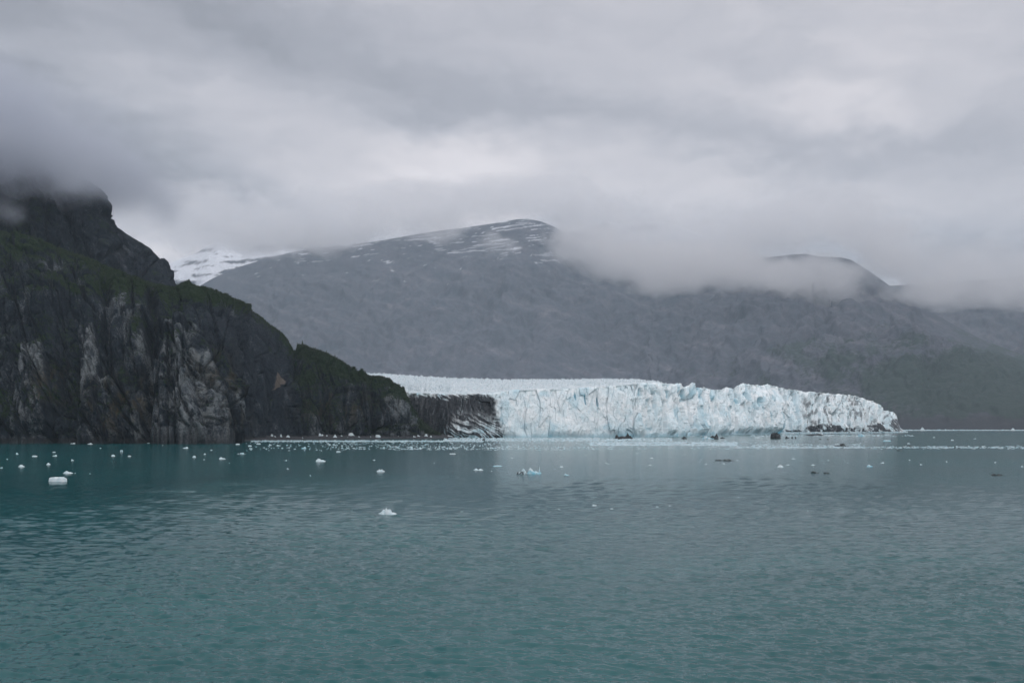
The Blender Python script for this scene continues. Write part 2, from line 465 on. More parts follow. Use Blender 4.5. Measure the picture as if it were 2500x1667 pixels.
def build_cliff():
    nc = 1060
    px = np.concatenate([np.linspace(-600, 0, 150, endpoint=False), np.linspace(0, 1088, nc - 150)])
    t = np.concatenate([np.linspace(-0.03, 1, 470), 1 + np.linspace(0.01, 1, 28) ** 1.3])
    T, PX = np.meshgrid(t, px, indexing='ij')
    a = (PX - 1250) / F
    Y0 = curve(CLIFF_BASE, PX)
    Y0 = blur(Y0, 16, 1)
    rpy = curve(CLIFF_RIDGE, PX)
    h0 = (HZ - rpy) / F * 1300
    Sb = 30 + (1.05 - 0.35 * sst(650, 850, PX)) * np.maximum(h0, 0) + 60 * sst(600, 0, PX)
    Yr = Y0 + Sb
    zr = hgt(rpy, Yr)
    zr = np.maximum(zr, 0.3)
    Tf = np.clip(T, -0.03, 1)
    setb = 0.30 * Tf + 0.70 * np.clip(Tf, 0, 1) ** 2.6
    Y = Y0 + Sb * setb
    z = zr * Tf
    bk = np.clip(T - 1, 0, 1)
    Y = Y + bk * 420
    z = z - bk ** 1.4 * (zr + 20)
    P = np.stack([a * Y, Y, z], -1)
    N = grid_normals(P)
    N[N[..., 1] > 0] *= 1
    # orient towards the camera / up
    sgn = np.sign(-N[..., 1] + 0.6 * N[..., 2] + 1e-6)
    N = soft_normals(N * sgn[..., None])
    bx, by = curve(CLIFF_BASE, px) * a[0], curve(CLIFF_BASE, px)
    s = np.cumsum(np.hypot(np.gradient(bx), np.gradient(by)))[None, :] + 0 * PX - 700
    py = HZ - (z - CH) * F / Y
    d = relief(P, s, z, 1.0, 100)
    # big spur in front of the smooth dark wall (its right hand outline runs down to the waterline)
    spx = curve([(790, 410), (820, 445), (860, 492), (900, 522), (950, 552), (1000, 568), (1080, 580)], 0) * 0
    line = np.interp(py, [780, 820, 860, 900, 950, 1000, 1080], [415, 450, 494, 524, 552, 568, 582])
    spur = sst(line + 5, line - 9, PX) * sst(790, 830, py + 6 * perlin(PX / 30, py / 30, 0 * PX, 4)) * sst(360, 400, PX)
    d += 17 * spur
    pale = np.zeros_like(PX)
    ribs = [(436, 826, 1080, 30, 44, 17, 1.0), (402, 905, 1080, 20, 26, 10, .8), (470, 850, 1080, 26, 46, 12, .9), (530, 960, 1080, 26, 40, 9, .6),
            (213, 800, 1010, 22, 30, 15, .9), (330, 765, 900, 26, 34, 13, .7), (275, 740, 860, 18, 26, 10, .5), (250, 930, 1075, 40, 62, 12, .6),
            (82, 842, 1040, 26, 52, 15, .9), (350, 1015, 1080, 14, 22, 8, .9), (140, 990, 1075, 18, 26, 8, .5), (20, 830, 930, 20, 26, 9, .4), (300, 905, 1060, 20, 44, 9, .3),
            (870, 950, 1065, 22, 34, 10, .8), (955, 975, 1065, 24, 46, 11, 1.0), (760, 1010, 1065, 22, 28, 8, .7), (820, 960, 1065, 18, 24, 7, .4),
            (690, 930, 1060, 34, 40, 8, .3), (640, 860, 1010, 20, 30, 5, 0.1), (1040, 1040, 1070, 18, 26, 3, .9), (60, 640, 760, 60, 90, 14, .2), (190, 660, 760, 50, 60, 12, .2), (100, 700, 800, 60, 60, 10, .1),
            (480, 735, 800, 22, 30, 7, .1), (610, 760, 860, 18, 30, 6, .25)]
    for (cx, ty, by, w0, w1, dep, pl_) in ribs:
        k = np.clip((py - ty) / (by - ty), 0, 1)
        w = w0 + (w1 - w0) * k
        cxx = cx + 4 * np.sin(k * 5 + cx) + 0.06 * (py - ty)
        q = np.abs(PX - cxx) / w
        prof = np.clip(1 - q ** 4, 0, 1) ** 0.6
        top = np.sqrt(np.clip((py - ty) / 26.0, 0, 1))
        d += dep * prof * top * sst(by + 40, by, py)
        pale = np.maximum(pale, pl_ * sst(1.02, 0.75, q) * sst(ty - 2, ty + 8, py))
    pale *= sst(-0.5, 0.35, fbm(PX / 26, py / 40, 0 * PX, 3, 77) + 0.15)
    # gullies
    for (pts, w, dep) in [([(700, 372), (900, 372), (1080, 366)], 13, 22), ([(690, 262), (900, 268), (960, 300)], 9, 12), ([(850, 150), (960, 160), (1080, 130)], 10, 14),
                          ([(850, 724), (950, 728), (1070, 722)], 7, 12), ([(940, 790), (1070, 782)], 6, 9), ([(940, 905), (1070, 912)], 6, 9), ([(800, 690), (1000, 655)], 6, 5)]:
        pp = np.array(pts, float)
        cx = np.interp(py, pp[:, 0], pp[:, 1]) + 4 * np.sin(py / 17.0)
        d -= dep * np.exp(-((PX - cx) / w) ** 2) * sst(pp[0, 0] - 30, pp[0, 0] + 20, py)
    def crack(pts, w, dep):
        dist = np.full(PX.shape, 1e9)
        for (x0, y0), (x1, y1) in zip(pts[:-1], pts[1:]):
            L2 = (x1 - x0) ** 2 + (y1 - y0) ** 2
            u_ = np.clip(((PX - x0) * (x1 - x0) + (py - y0) * (y1 - y0)) / L2, 0, 1)
            dist = np.minimum(dist, np.hypot(PX + jx - x0 - u_ * (x1 - x0), py + jy - y0 - u_ * (y1 - y0)))
        return dep * np.exp(-(dist / w) ** 2)
    jx = 2.0 * fbm(PX / 14, py / 14, 0 * PX, 3, 91); jy = 2.0 * fbm(PX / 14, py / 14, 0 * PX + 5, 3, 92)
    for pts, w, dep in [([(436, 828), (424, 850), (421, 892), (431, 955), (441, 980), (447, 1000)], 2.2, 9), ([(470, 858), (466, 900), (468, 955), (452, 988), (456, 1040), (452, 1078)], 2.4, 9),
                        ([(388, 982), (418, 972), (440, 972)], 2.2, 7), ([(467, 930), (492, 955), (508, 1000), (512, 1070)], 2.0, 7), ([(205, 800), (214, 850), (196, 885), (188, 930)], 2.2, 7),
                        ([(226, 815), (238, 860), (262, 905), (300, 960), (330, 1010)], 2.4, 7), ([(90, 845), (74, 900), (86, 960), (60, 1040)], 2.2, 6), ([(340, 770), (318, 810), (310, 880), (330, 900)], 2.2, 7),
                        ([(540, 745), (590, 790), (640, 840), (668, 895)], 1.8, 4), ([(690, 830), (668, 900), (690, 960), (716, 990)], 1.8, 5), ([(850, 885), (905, 965), (945, 1020), (960, 1062)], 2.0, 6),
                        ([(880, 930), (930, 990), (990, 1050)], 1.8, 5), ([(770, 870), (800, 950), (806, 1060)], 1.8, 5), ([(0, 700), (80, 690), (150, 760), (160, 820)], 2.4, 7),
                        ([(120, 660), (112, 740), (70, 800)], 2.2, 6), ([(575, 860), (620, 960), (625, 1060)], 1.6, 3)]:
        d -= crack(pts, w, dep)
    for (cx, cy0, sx, sy) in [(540, 752, 22, 12), (560, 765, 16, 10), (300, 745, 16, 26), (345, 770, 10, 14), (130, 672, 30, 18), (60, 690, 26, 14), (500, 745, 14, 10), (870, 925, 8, 14), (1000, 1040, 34, 20), (965, 1005, 26, 30), (945, 950, 16, 12)]:
        pale = np.maximum(pale, 0.9 * np.exp(-((PX - cx) / sx) ** 2 - ((py - cy0) / sy) ** 2))
    edge = sst(1.0, 0.93, T) * 0.82 + 0.18
    edge = np.where(T > 1, 0.18, edge)
    edge = edge * (0.10 + 0.90 * sst(0, 0.5, zr / 90))
    smoothwall = sst(525, 560, PX - (line - 560)) * sst(715, 690, PX) * sst(730, 790, py)
    smoothwall = smoothwall * (1 - spur) * sst(440, 560, PX)
    P = P + N * (d * edge * (1 - 0.55 * smoothwall))[..., None]
    P[..., 2] = np.where((T <= 0), -3, P[..., 2])
    P[..., 2] = np.where((T > 0) & (P[..., 2] < 0) & (T < 1), 0.05 + 0 * P[..., 2], P[..., 2])
    N2 = grid_normals(P); N2 *= np.sign(-N2[..., 1] + 0.6 * N2[..., 2] + 1e-6)[..., None]
    z = P[..., 2]; py2 = HZ - (z - CH) * F / P[..., 1]
    # vegetation: crests and benches, broken by noise
    vn = fbm(P[..., 0] / 34, P[..., 1] / 34, z / 30, 4, 301)
    crest = (py2 - rpy)
    vm2 = fbm(P[..., 0] / 9, P[..., 1] / 9, z / 9, 3, 302)
    veg = 0.02 + (0.48 - 0.26 * sst(450, 380, PX)) * sst(46, 4, crest + 22 * vn) + 0.50 * sst(0.30, 0.75, N2[..., 2]) + 0.28 * vn + 0.20 * vm2 + 0.16 * sst(740, 800, PX) + 0.06
    hi = sst(330, 420, PX) * 0
    for (cx, cy0, sx, sy, wgt) in [(250, 690, 190, 34, .5), (60, 610, 120, 26, .35), (105, 825, 60, 30, .4), (440, 815, 45, 16, .6), (500, 715, 90, 22, .35), (190, 960, 60, 40, .5),
                                   (560, 735, 60, 20, .3), (745, 960, 34, 80, .42), (800, 900, 60, 40, .25), (890, 905, 50, 18, .5), (870, 860, 50, 26, .25), (760, 860, 60, 20, .3), (965, 960, 30, 20, .25), (40, 1000, 60, 50, .35),
                                   (340, 940, 50, 60, .25), (640, 990, 25, 45, .35), (350, 790, 40, 20, .35)]:
        veg += wgt * np.exp(-((PX - cx) / sx) ** 2 - ((py2 - cy0) / sy) ** 2)
    veg -= 0.35 * smoothwall + 0.30 * pale
    veg *= sst(2.5, 7, z)
    rust = 0.9 * np.exp(-((PX - 305) / 75) ** 2 - ((py2 - 985) / 70) ** 2) + 0.7 * np.exp(-((PX - 130) / 40) ** 2 - ((py2 - 940) / 50) ** 2) \
        + 0.6 * np.exp(-((PX - 520) / 50) ** 2 - ((py2 - 920) / 70) ** 2) + 0.7 * np.exp(-((PX - 820) / 110) ** 2 - ((py2 - 990) / 45) ** 2) \
        + 0.4 * np.exp(-((PX - 560) / 60) ** 2 - ((py2 - 1040) / 40) ** 2)
    rust *= sst(-0.3, 0.4, fbm(P[..., 0] / 14, P[..., 1] / 14, z / 22, 3, 333) + 0.1)
    tide_foot_tone = sst(6.5, 4.5, z + 1.2 * perlin(P[..., 0] / 20, 0 * z, z / 8, 8)) * 0.9
    # bare triangular rockfall scar
    def tri(x, y, q):
        r = np.ones_like(x)
        for i in range(3):
            (x0, y0), (x1, y1) = q[i], q[(i + 1) % 3]
            dd = ((x1 - x0) * (y - y0) - (y1 - y0) * (x - x0)) / math.hypot(x1 - x0, y1 - y0)
            r = np.minimum(r, sst(-1.0, 1.5, dd))
        return r
    wob = 3 * fbm(PX / 12, py2 / 12, 0 * PX, 2, 8)
    scar = tri(PX + 0.5 * wob, py2 + 0.5 * wob, [(667, 898), (696, 932), (656, 952)]) * 0.85
    me = grid_mesh('cliff', P, {'veg': veg, 'pale': pale, 'rust': rust, 'tide_foot_tone': tide_foot_tone, 'snow': 0 * veg, 'scar': scar}, True)
    mk_obj('cliff', me, M_cliff, kind='structure', label='dark fractured rock cliff and headland rising from the water at the left')
    return P, veg, T, PX, N2


def build_upper():
    px = np.linspace(-600, 500, 520)
    t = np.concatenate([np.linspace(0, 1, 330), 1 + np.linspace(0.03, 1, 16)])
    T, PX = np.meshgrid(t, px, indexing='ij')
    a = (PX - 1250) / F
    rpy = curve([(-600, 60), (-300, 200), (0, 320), (100, 372), (160, 408), (210, 436), (240, 458), (256, 482), (266, 512), (272, 535), (281, 545), (283, 556),
                 (320, 577), (345, 592), (370, 610), (390, 632), (404, 650), (414, 672), (424, 688), (436, 706), (450, 740), (500, 800)], PX)
    Y0 = 1420 + 0 * PX
    Yr = 1780 + 0 * PX
    zr = hgt(rpy, Yr)
    Tf = np.clip(T, 0, 1); bk = np.clip(T - 1, 0, 1)
    Y = Y0 + (Yr - Y0) * (0.55 * Tf + 0.45 * Tf ** 2) + bk * 600
    z = zr * (0.18 + 0.82 * Tf) - bk ** 1.4 * (zr + 20)
    P = np.stack([a * Y, Y, z], -1)
    N = grid_normals(P); N *= np.sign(-N[..., 1] + 0.6 * N[..., 2] + 1e-6)[..., None]
    s = a * 1700
    d = relief(P, s * 0.75, z * 0.75, 1.35, 500)
    edge = np.where(T > 1, 0.14, sst(1.0, 0.93, T) * 0.86 + 0.14)
    P = P + N * (d * edge)[..., None]
    N2 = grid_normals(P); N2 *= np.sign(-N2[..., 1] + 0.6 * N2[..., 2] + 1e-6)[..., None]
    z = P[..., 2]
    vn = fbm(P[..., 0] / 50, P[..., 1] / 50, z / 40, 4, 551)
    veg = 0.02 + 0.34 * sst(0.42, 0.8, N2[..., 2]) + 0.30 * vn + 0.22 * sst(330, 60, PX)
    pale = 0.55 * sst(200, 330, PX) * sst(0.0, 0.5, fbm((s + z * .8) / 22, (z - s) / 120, 0 * s, 3, 571) + 0.1)
    me = grid_mesh('mountain', P, {'veg': veg, 'pale': pale, 'rust': 0 * veg, 'tide_foot_tone': 0 * veg, 'snow': 0 * veg, 'scar': 0 * veg}, True)
    mk_obj('mountain', me, M_cliff, kind='structure', label='steep dark mountain whose summit disappears into low cloud')


# ------------------------------------------------------------------ far mountains
def far_mountain(name, px0, px1, nc, nr, ridge, baseY, ridgeY, seed, label, amp=1.0, snow=None, vegf=None, conc=1.5):
    px = np.linspace(px0, px1, nc)
    t = np.concatenate([np.linspace(0, 1, nr), 1 + np.linspace(0.05, 1, 12)])
    T, PX = np.meshgrid(t, px, indexing='ij')
    a = (PX - 1250) / F
    rpy = curve(ridge, PX)
    Y0 = curve(baseY, PX); Yr = curve(ridgeY, PX)
    zr = hgt(rpy, Yr)
    Tf = np.clip(T, 0, 1); bk = np.clip(T - 1, 0, 1)
    Y = Y0 + (Yr - Y0) * Tf + bk * 1400
    z = zr * Tf ** conc - bk * zr - (T <= 0) * 5
    P = np.stack([a * Y, Y, z], -1)
    s = a * 6500
    KF = 1.35
    x, y = P[..., 0] / KF, P[..., 1] / KF
    z = z / KF
    wx = s + 120 * fbm(s / 500, y / 500, 0 * s, 3, seed)
    er = ridged((wx - 0.25 * y) / 620, y / 1500, 0 * s, 4, seed + 1)
    er2 = ridged((wx + 0.2 * y) / 190, y / 420, 0 * s, 3, seed + 2)
    nn = fbm(x / 110, y / 110, z / 110, 4, seed + 3, 0.6)
    d = (66 * er + 34 * er2 + 22 * nn) * amp
    d1, d2, ra, rb, rc, ox, oy = voro((wx + 0.4 * z) / 95, z / 120, seed + 4)
    d += amp * (22 * (ra - .5) + 34 * ((rb - .5) * ox + (rc - .5) * oy))
    edge = np.where(T > 1, 0.035, sst(1.0, 0.62, T) * 0.975 + 0.025) * sst(0, 0.12, T) * (0.35 + 0.65 * sst(0.08, 0.5, T))
    N = grid_normals(P); N *= np.sign(-N[..., 1] + 0.8 * N[..., 2] + 1e-6)[..., None]
    edge = edge * np.clip(zr / 1100.0, 0.12, 1) ** 1.3
    P = P + N * (d * edge * KF)[..., None]
    P[..., 2] = np.where((T > 0) & (P[..., 2] < 1), 1.0, P[..., 2])
    z = P[..., 2]
    py = HZ - (z - CH) * F / P[..., 1]
    sn = snow(PX, py, s, z, er2) if snow else 0 * z
    vg = vegf(PX, py, s, z) if vegf else 0 * z
    pale = 0.55 * sst(0.1, 0.6, fbm((s + 1.5 * z) / 130, (z - .3 * s) / 420, 0 * s, 4, seed + 7)) + .35 * sst(0.45, 0.7, fbm(s / 40, z / 60, 0 * s, 3, seed + 8))
    me = grid_mesh(name, P, {'veg': vg, 'pale': pale, 'rust': 0 * z, 'tide_foot_tone': 0.75 * sst(985, 1030, py + 10 * nn) * sst(1900, 2200, PX), 'snow': sn, 'scar': 0 * z}, True)  # here the foot tone just darkens the slope colour towards the shore
    return mk_obj(name, me, M_far_hazed, kind='structure', label=label)


MID_RIDGE = [(-400, 900), (300, 800), (440, 735), (470, 712), (490, 697), (520, 680), (560, 660), (600, 646), (640, 634), (700, 618), (760, 606), (850, 600), (900, 592),
             (960, 582), (1000, 574), (1080, 562), (1130, 556), (1180, 549), (1230, 541), (1262, 535), (1290, 534), (1320, 540), (1350, 552), (1400, 578), (1450, 602),
             (1500, 618), (1600, 640), (1700, 650), (1800, 640), (1880, 628), (1940, 621), (1970, 621), (2000, 627), (2050, 629), (2075, 634), (2095, 645), (2130, 668),
             (2170, 697), (2230, 730), (2290, 772), (2340, 800), (2400, 830), (2500, 868), (2700, 930), (3000, 1000)]


def build_far():
    def snow_mid(PX, py, s, z, er2):
        n = fbm((s + 0.3 * z) / 170, (z - 0.15 * s) / 26, 0 * s, 3, 901)
        m = fbm(s / 300, z / 160, 0 * s, 2, 905)
        band = sst(655, 600, py) * sst(1400, 1330, PX) * (0.55 + 0.45 * sst(420, 600, PX))
        big = sst(0.36, 0.44, n + 0.55 * m - 0.35 * (1 - band)) * sst(0.02, 0.2, band) * (0.35 + 0.5 * sst(-.3, .4, fbm(s / 180, z / 120, 0 * s, 3, 907)))
        sp = sst(0.80, 0.90, fbm(s / 90, z / 30, 0 * s, 2, 911)) * sst(720, 640, py) * sst(1500, 1400, PX)
        return np.clip(big + sp, 0, 1) * 0.95
    def veg_mid(PX, py, s, z):
        n = fbm(s / 220, z / 160, 0 * s, 4, 921)
        return 0.62 * sst(1500, 2300, PX + 260 * n) * sst(740, 900, py + 60 * n) * sst(1035, 1000, py + 14 * n) + 0.10
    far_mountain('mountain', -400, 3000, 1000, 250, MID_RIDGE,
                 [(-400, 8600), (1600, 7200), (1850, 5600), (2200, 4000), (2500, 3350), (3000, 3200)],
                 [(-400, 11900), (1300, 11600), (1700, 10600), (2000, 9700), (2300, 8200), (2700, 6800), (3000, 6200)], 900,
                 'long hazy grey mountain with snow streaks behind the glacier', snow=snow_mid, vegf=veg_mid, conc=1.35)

    def snow_back(PX, py, s, z, er2):
        n = fbm((s + z) / 260, (z - 0.25 * s) / 70, 0 * s, 4, 951)
        return sst(0.25, 0.05, n - 0.12) * 0.95
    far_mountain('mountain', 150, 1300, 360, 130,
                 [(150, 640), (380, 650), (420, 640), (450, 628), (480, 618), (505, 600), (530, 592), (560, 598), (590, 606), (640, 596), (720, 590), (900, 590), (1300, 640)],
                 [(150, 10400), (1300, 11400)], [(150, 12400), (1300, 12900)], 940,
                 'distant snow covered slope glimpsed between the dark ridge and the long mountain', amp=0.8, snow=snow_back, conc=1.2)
    far_mountain('mountain', 1250, 1800, 200, 70,
                 [(1250, 640), (1400, 560), (1450, 548), (1480, 538), (1500, 546), (1560, 545), (1620, 540), (1680, 560), (1760, 590), (1800, 620)],
                 [(1250, 12000), (1800, 12000)], [(1250, 13400), (1800, 13400)], 980,
                 'faint snowy summit showing through cloud behind the main ridge', amp=0.8, snow=snow_back, conc=1.2)
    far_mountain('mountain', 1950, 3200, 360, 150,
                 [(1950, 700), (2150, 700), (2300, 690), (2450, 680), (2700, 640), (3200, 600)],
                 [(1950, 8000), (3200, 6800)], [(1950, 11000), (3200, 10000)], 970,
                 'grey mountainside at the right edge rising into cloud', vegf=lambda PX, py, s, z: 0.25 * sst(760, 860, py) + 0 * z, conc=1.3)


# ------------------------------------------------------------------ glacier
G_BASE = [(860, 1680), (960, 1620), (1040, 1520), (1100, 1478), (1230, 1466), (1560, 1505), (1640, 1600), (1700, 1700), (1800, 1860), (1880, 1950), (1900, 2010), (2050, 2150), (2190, 2330), (2240, 2400)]
G_LIP = [(860, 950), (940, 952), (1000, 958), (1100, 962), (1200, 960), (1250, 952), (1300, 950), (1400, 948), (1500, 941), (1560, 935), (1600, 934), (1640, 938), (1652, 936),
         (1664, 936), (1667, 945), (1680, 941), (1688, 935), (1694, 938), (1699, 946), (1715, 948), (1720, 943), (1730, 951), (1760, 951), (1772, 945), (1790, 950), (1800, 941), (1812, 936),
         (1840, 939), (1860, 941), (1874, 937), (1890, 942), (1920, 949), (1950, 952), (1962, 957), (2000, 958), (2020, 961), (2060, 963), (2085, 965), (2110, 973), (2135, 982), (2152, 991), (2160, 1002), (2180, 1006),
         (2188, 1012), (2193, 1028), (2198, 1046), (2210, 1056), (2240, 1060)]
G_FAR = [(860, 913), (907, 915), (960, 917), (1050, 924), (1150, 928), (1250, 930), (1300, 930), (1400, 930), (1480, 929), (1560, 931), (1640, 940), (1800, 955), (2240, 1000)]


def build_glacier():
    root = mk_obj('glacier', None, label='pale blue tidewater glacier with broken ice front and dark debris on its left', cat='glacier')
    root.location = (0, 1500, 0)
    nc = 1250
    px = np.linspace(860, 2212, nc)
    a1 = (px - 1250) / F
    # --- front
    nr = 210
    T, PX = np.meshgrid(np.linspace(-0.02, 1, nr), px, indexing='ij')
    a = (PX - 1250) / F
    Y0 = curve(G_BASE, PX)
    lip = curve(G_LIP, PX)
    jag = 2.2 * fbm(PX / 9, 0 * PX, 0 * PX, 3, 11) * sst(1500, 1680, PX) + 1.2 * perlin(PX / 4, 0 * PX, 0 * PX, 12)
    lip = lip + jag * sst(2200, 2150, PX)
    lean = np.where(PX < 1560, 16.0, 34.0)
    lean = 16 + 22 * sst(1500, 1700, PX)
    Yl = Y0 + lean
    zl = np.maximum(hgt(lip, Yl), 0.5)
    s = np.cumsum(np.hypot(np.gradient(curve(G_BASE, px) * a1), np.gradient(curve(G_BASE, px))))[None, :] + 0 * PX
    z = zl * T
    Tc = np.clip(T, 0, 1)
    Y = Y0 + lean * (0.35 * Tc + 0.65 * Tc ** 2.2)
    P = np.stack([a * Y, Y, z], -1)
    N = grid_normals(P); N *= np.sign(-N[..., 1] + 0.2 * N[..., 2] + 1e-6)[..., None]
    ws = s + 4 * fbm(s / 30, z / 60, 0 * s, 3, 21) - 0.04 * z
    d1, d2, ra, rb, rc, ox, oy = voro(ws / 15, z / 62, 31)
    d = 5.5 * (ra - .5) * 2 + 5.0 * ((rb - .5) * 2 * ox + (rc - .5) * 1.6 * oy)
    cell = ra
    crev = (0.12 + 0.88 * sst(1480, 1640, PX)) * np.exp(-((d2 - d1) / 0.10) ** 2) * sst(0.25, 0.55, Tc + 0.3 * perlin(s / 40, 0 * s, z / 40, 44))
    d -= 5.5 * crev
    e1, e2, sa, sb, sc_, px_, py_ = voro((ws - 0.10 * z) / 4.6, z / 15, 41)
    d += 1.9 * (sa - .5) * 2 + 2.2 * ((sb - .5) * 2 * px_ + (sc_ - .5) * 2 * py_)
    d += 3.2 * fbm(s / 34, z / 46, 0 * s, 3, 51) + 1.2 * fbm(s / 5, z / 7, 0 * s, 4, 61, .6)
    # collapsed, smoother lower slopes and a melt notch at the waterline
    d += 9 * sst(0.55, 0.0, Tc) * sst(-0.3, 0.5, fbm(s / 60, 0 * s, 0 * s, 2, 71))
    d -= 0.8 * sst(2.5, 0.5, z)
    deep = np.zeros_like(PX)
    for (cx, y0, y1, w, dp) in [(1668, 952, 977, 3.2, 12), (1845, 975, 993, 4.5, 12), (1795, 960, 985, 2.5, 9), (1758, 965, 977, 2.5, 7), (1561, 950, 965, 2.5, 7), (1427, 965, 988, 1.5, 6), (1458, 970, 990, 1.5, 6),
                            (1403, 960, 975, 1.5, 5), (1812, 962, 984, 2.5, 8), (1631, 955, 970, 3, 7), (1868, 1010, 1030, 2.0, 5), (1624, 980, 986, 2.5, 7), (1892, 1000, 1060, 2.5, 10)]:
        pyv = HZ - (z - CH) * F / Y
        k = np.exp(-((PX - cx - (pyv - y0) * 0.12) / w) ** 2) * sst(y0 - 5, y0 + 3, pyv) * sst(y1 + 5, y1 - 3, pyv)
        d -= dp * k; deep = np.maximum(deep, k)
    d *= 0.55 + 0.45 * sst(1450, 1620, PX)
    low = sst(0, 0.15, T)
    # step in the front where the right-hand, dirtier arm stands further back
    d += 12 * sst(1905, 1898, PX) * sst(1700, 1890, PX) * sst(1.0, 0.6, Tc)
    amp = (0.25 + 0.75 * low) * (sst(1.0, 0.96, T) * 0.75 + 0.25) * sst(2205, 2150, PX)
    P = P + N * (d * amp)[..., None]
    pyv = HZ - (P[..., 2] - CH) * F / P[..., 1]
    vn = fbm(s / 60, z / 40, 0 * s, 4, 81)
    fn = fbm((s - 0.2 * z + 9 * vn) / 34, (z + .55 * s + 12 * vn) / 4.2, 0 * s, 5, 82, .6)
    # debris: black left flank, sweeping edge from (1150,960) down to (1240,1068)
    edge = np.interp(pyv, [955, 962, 975, 1000, 1020, 1040, 1068], [1130, 1200, 1222, 1222, 1232, 1238, 1246])
    dirt = sst(edge + 12, edge - 26, PX + 14 * vn)
    blot = sst(0.02, 0.28, fn + 0.2) * sst(1085, 1120, PX) * sst(995, 1035, pyv + 0.10 * (1230 - PX) + 8 * vn)
    dirt = dirt * (1 - 0.24 * blot)
    low_left = sst(1060, 1090, PX) * sst(1030, 1050, pyv)
    dirt = np.clip(dirt * 1.0 - 0.25 * low_left * sst(0, .3, fn), 0, 1)
    dirt *= sst(950, 974, pyv + 13 * fn)
    # greyish right arm
    arm = sst(1885, 1990, PX + 30 * vn)
    dirt = np.maximum(dirt, 0.78 * arm * sst(-0.35, 0.45, fbm(s / 9, z / 16, 0 * s, 4, 83) + 0.6 * vn))
    dirt = np.maximum(dirt, 0.40 * sst(1760, 1830, PX) * sst(1000, 950, pyv))
    lowband = np.interp(PX, [1895, 1930, 1960, 2000, 2040, 2065, 2090, 2130, 2190], [1046, 1050, 1043, 1033, 1034, 1046, 1040, 1036, 1020])
    dirt = np.maximum(dirt, 0.95 * sst(lowband - 3, lowband + 4, pyv + 3 * fn) * sst(1897, 1905, PX) * sst(1057, 1053, pyv) * sst(-0.6, -0.2, fn + vn))
    dirt = np.maximum(dirt, 0.40 * np.exp(-((PX - 1690) / 14) ** 2 - ((pyv - 1030) / 9) ** 2))
    dirt = np.maximum(dirt, 0.35 * np.exp(-((PX - 1542) / 10) ** 2 - ((pyv - 1036) / 12) ** 2))
    dirt = np.maximum(dirt, 0.45 * np.exp(-((PX - 1300) / 50) ** 2 - ((pyv - 990) / 40) ** 2) * sst(0.1, 0.5, fn + .2))
    blue = 0.85 * deep + 0.30 * crev * sst(0.4, 0.8, rb) + 0.30 * sst(0.78, 0.95, cell) * sst(0.1, .4, Tc) + 0.22 * sst(0.45, 0.0, Tc + 0.4 * vn)
    blue = blue + 0.25 * sst(0.25, 0.55, fbm(s / 40, z / 30, 0 * s, 3, 91)) + 0.30 * sst(0.10, 0.02, Tc)
    blue *= (1 - arm * 0.6)
    root_off = np.array([0, 1500, 0])
    lipP = P[-1].copy(); lipdirt = dirt[-1].copy()
    me = grid_mesh('ice_front', P - root_off, {'dirt': dirt, 'blue': np.clip(blue, 0, 1)}, False)
    mk_obj('ice_front', me, M_ice, parent=root)
    # --- crevassed surface behind the front
    nb = 190
    k = np.linspace(0, 1, nb) ** 1.9
    K, PX = np.meshgrid(k, px, indexing='ij')
    a = (PX - 1250) / F
    Yl = lipP[:, 1][None, :]; zl = lipP[:, 2][None, :]
    Yf = 4300 - 1800 * sst(1560, 1750, PX)
    zf = hgt(curve(G_FAR, PX), Yf)
    zf = np.where(PX > 1560, zl * (1 - 0.55 * sst(1560, 1700, PX)) + (zf - zl) * sst(1700, 1560, PX), zf)
    Y = Yl + (Yf - Yl) * K
    X = lipP[:, 0][None, :] + (a * Yf - lipP[:, 0][None, :]) * K
    z = zl + (zf - zl) * K
    sr = ridged(X / 26, Y / 15, 0 * X, 3, 121) + 0.6 * perlin(X / 9, Y / 7, 0 * X, 122)
    am = 6.5 * sst(0, 0.004, K) * (0.25 + .75 * sst(0.0, .05, K)) * (1 + 1.0 * sst(0.2, 1, K)) * (1 - 0.6 * sst(1600, 1700, PX))
    z = z + am * (sr - 0.9)
    z[-1] = -5
    Pb = np.stack([X, Y, z], -1)
    Pb[0] = lipP
    pyv = HZ - (Pb[..., 2] - CH) * F / Pb[..., 1]
    dt = 0.30 * sst(935, 962, pyv + 5 * fbm(X / 40, Y / 60, 0 * X, 3, 131)) * sst(1330, 1180, PX)
    dt = np.maximum(dt, 0.25 * sst(1780, 1900, PX))
    dt = np.maximum(dt, 0.42 * sst(0.6, -0.2, sr))
    me = grid_mesh('ice_surface', Pb - root_off, {'dirt': dt, 'blue': 0.10 + 0.35 * sst(0.9, -0.2, sr)}, False)
    mk_obj('ice_surface', me, M_icetop, parent=root)
    return root


build_water()
CL = build_cliff()
build_upper()
build_far()
build_glacier()

# ------------------------------------------------------------------ air and low cloud
def box(name, x0, x1, y0, y1, z0, z1):
    V = [(x, y, z) for x in (x0, x1) for y in (y0, y1) for z in (z0, z1)]
    Fc = [(0, 1, 3, 2), (4, 6, 7, 5), (0, 4, 5, 1), (2, 3, 7, 6), (0, 2, 6, 4), (1, 5, 7, 3)]
    me = bpy.data.meshes.new(name); me.from_pydata(V, [], Fc); me.update()
    return me


m, g = new_mat('air')
v = g.n('ShaderNodeVolumePrincipled', {'Color': (0.74, 0.88, 1.0, 1), 'Density': 3.0e-5, 'Anisotropy': 0.0})
g.nt.links.new(v.outputs[0], g.n('ShaderNodeOutputMaterial').inputs['Volume'])
mk_obj('haze', box('haze', -9800, 9800, -400, 15200, -26, 2750), m, kind='stuff', label='thin grey-blue haze in the damp air over the bay')


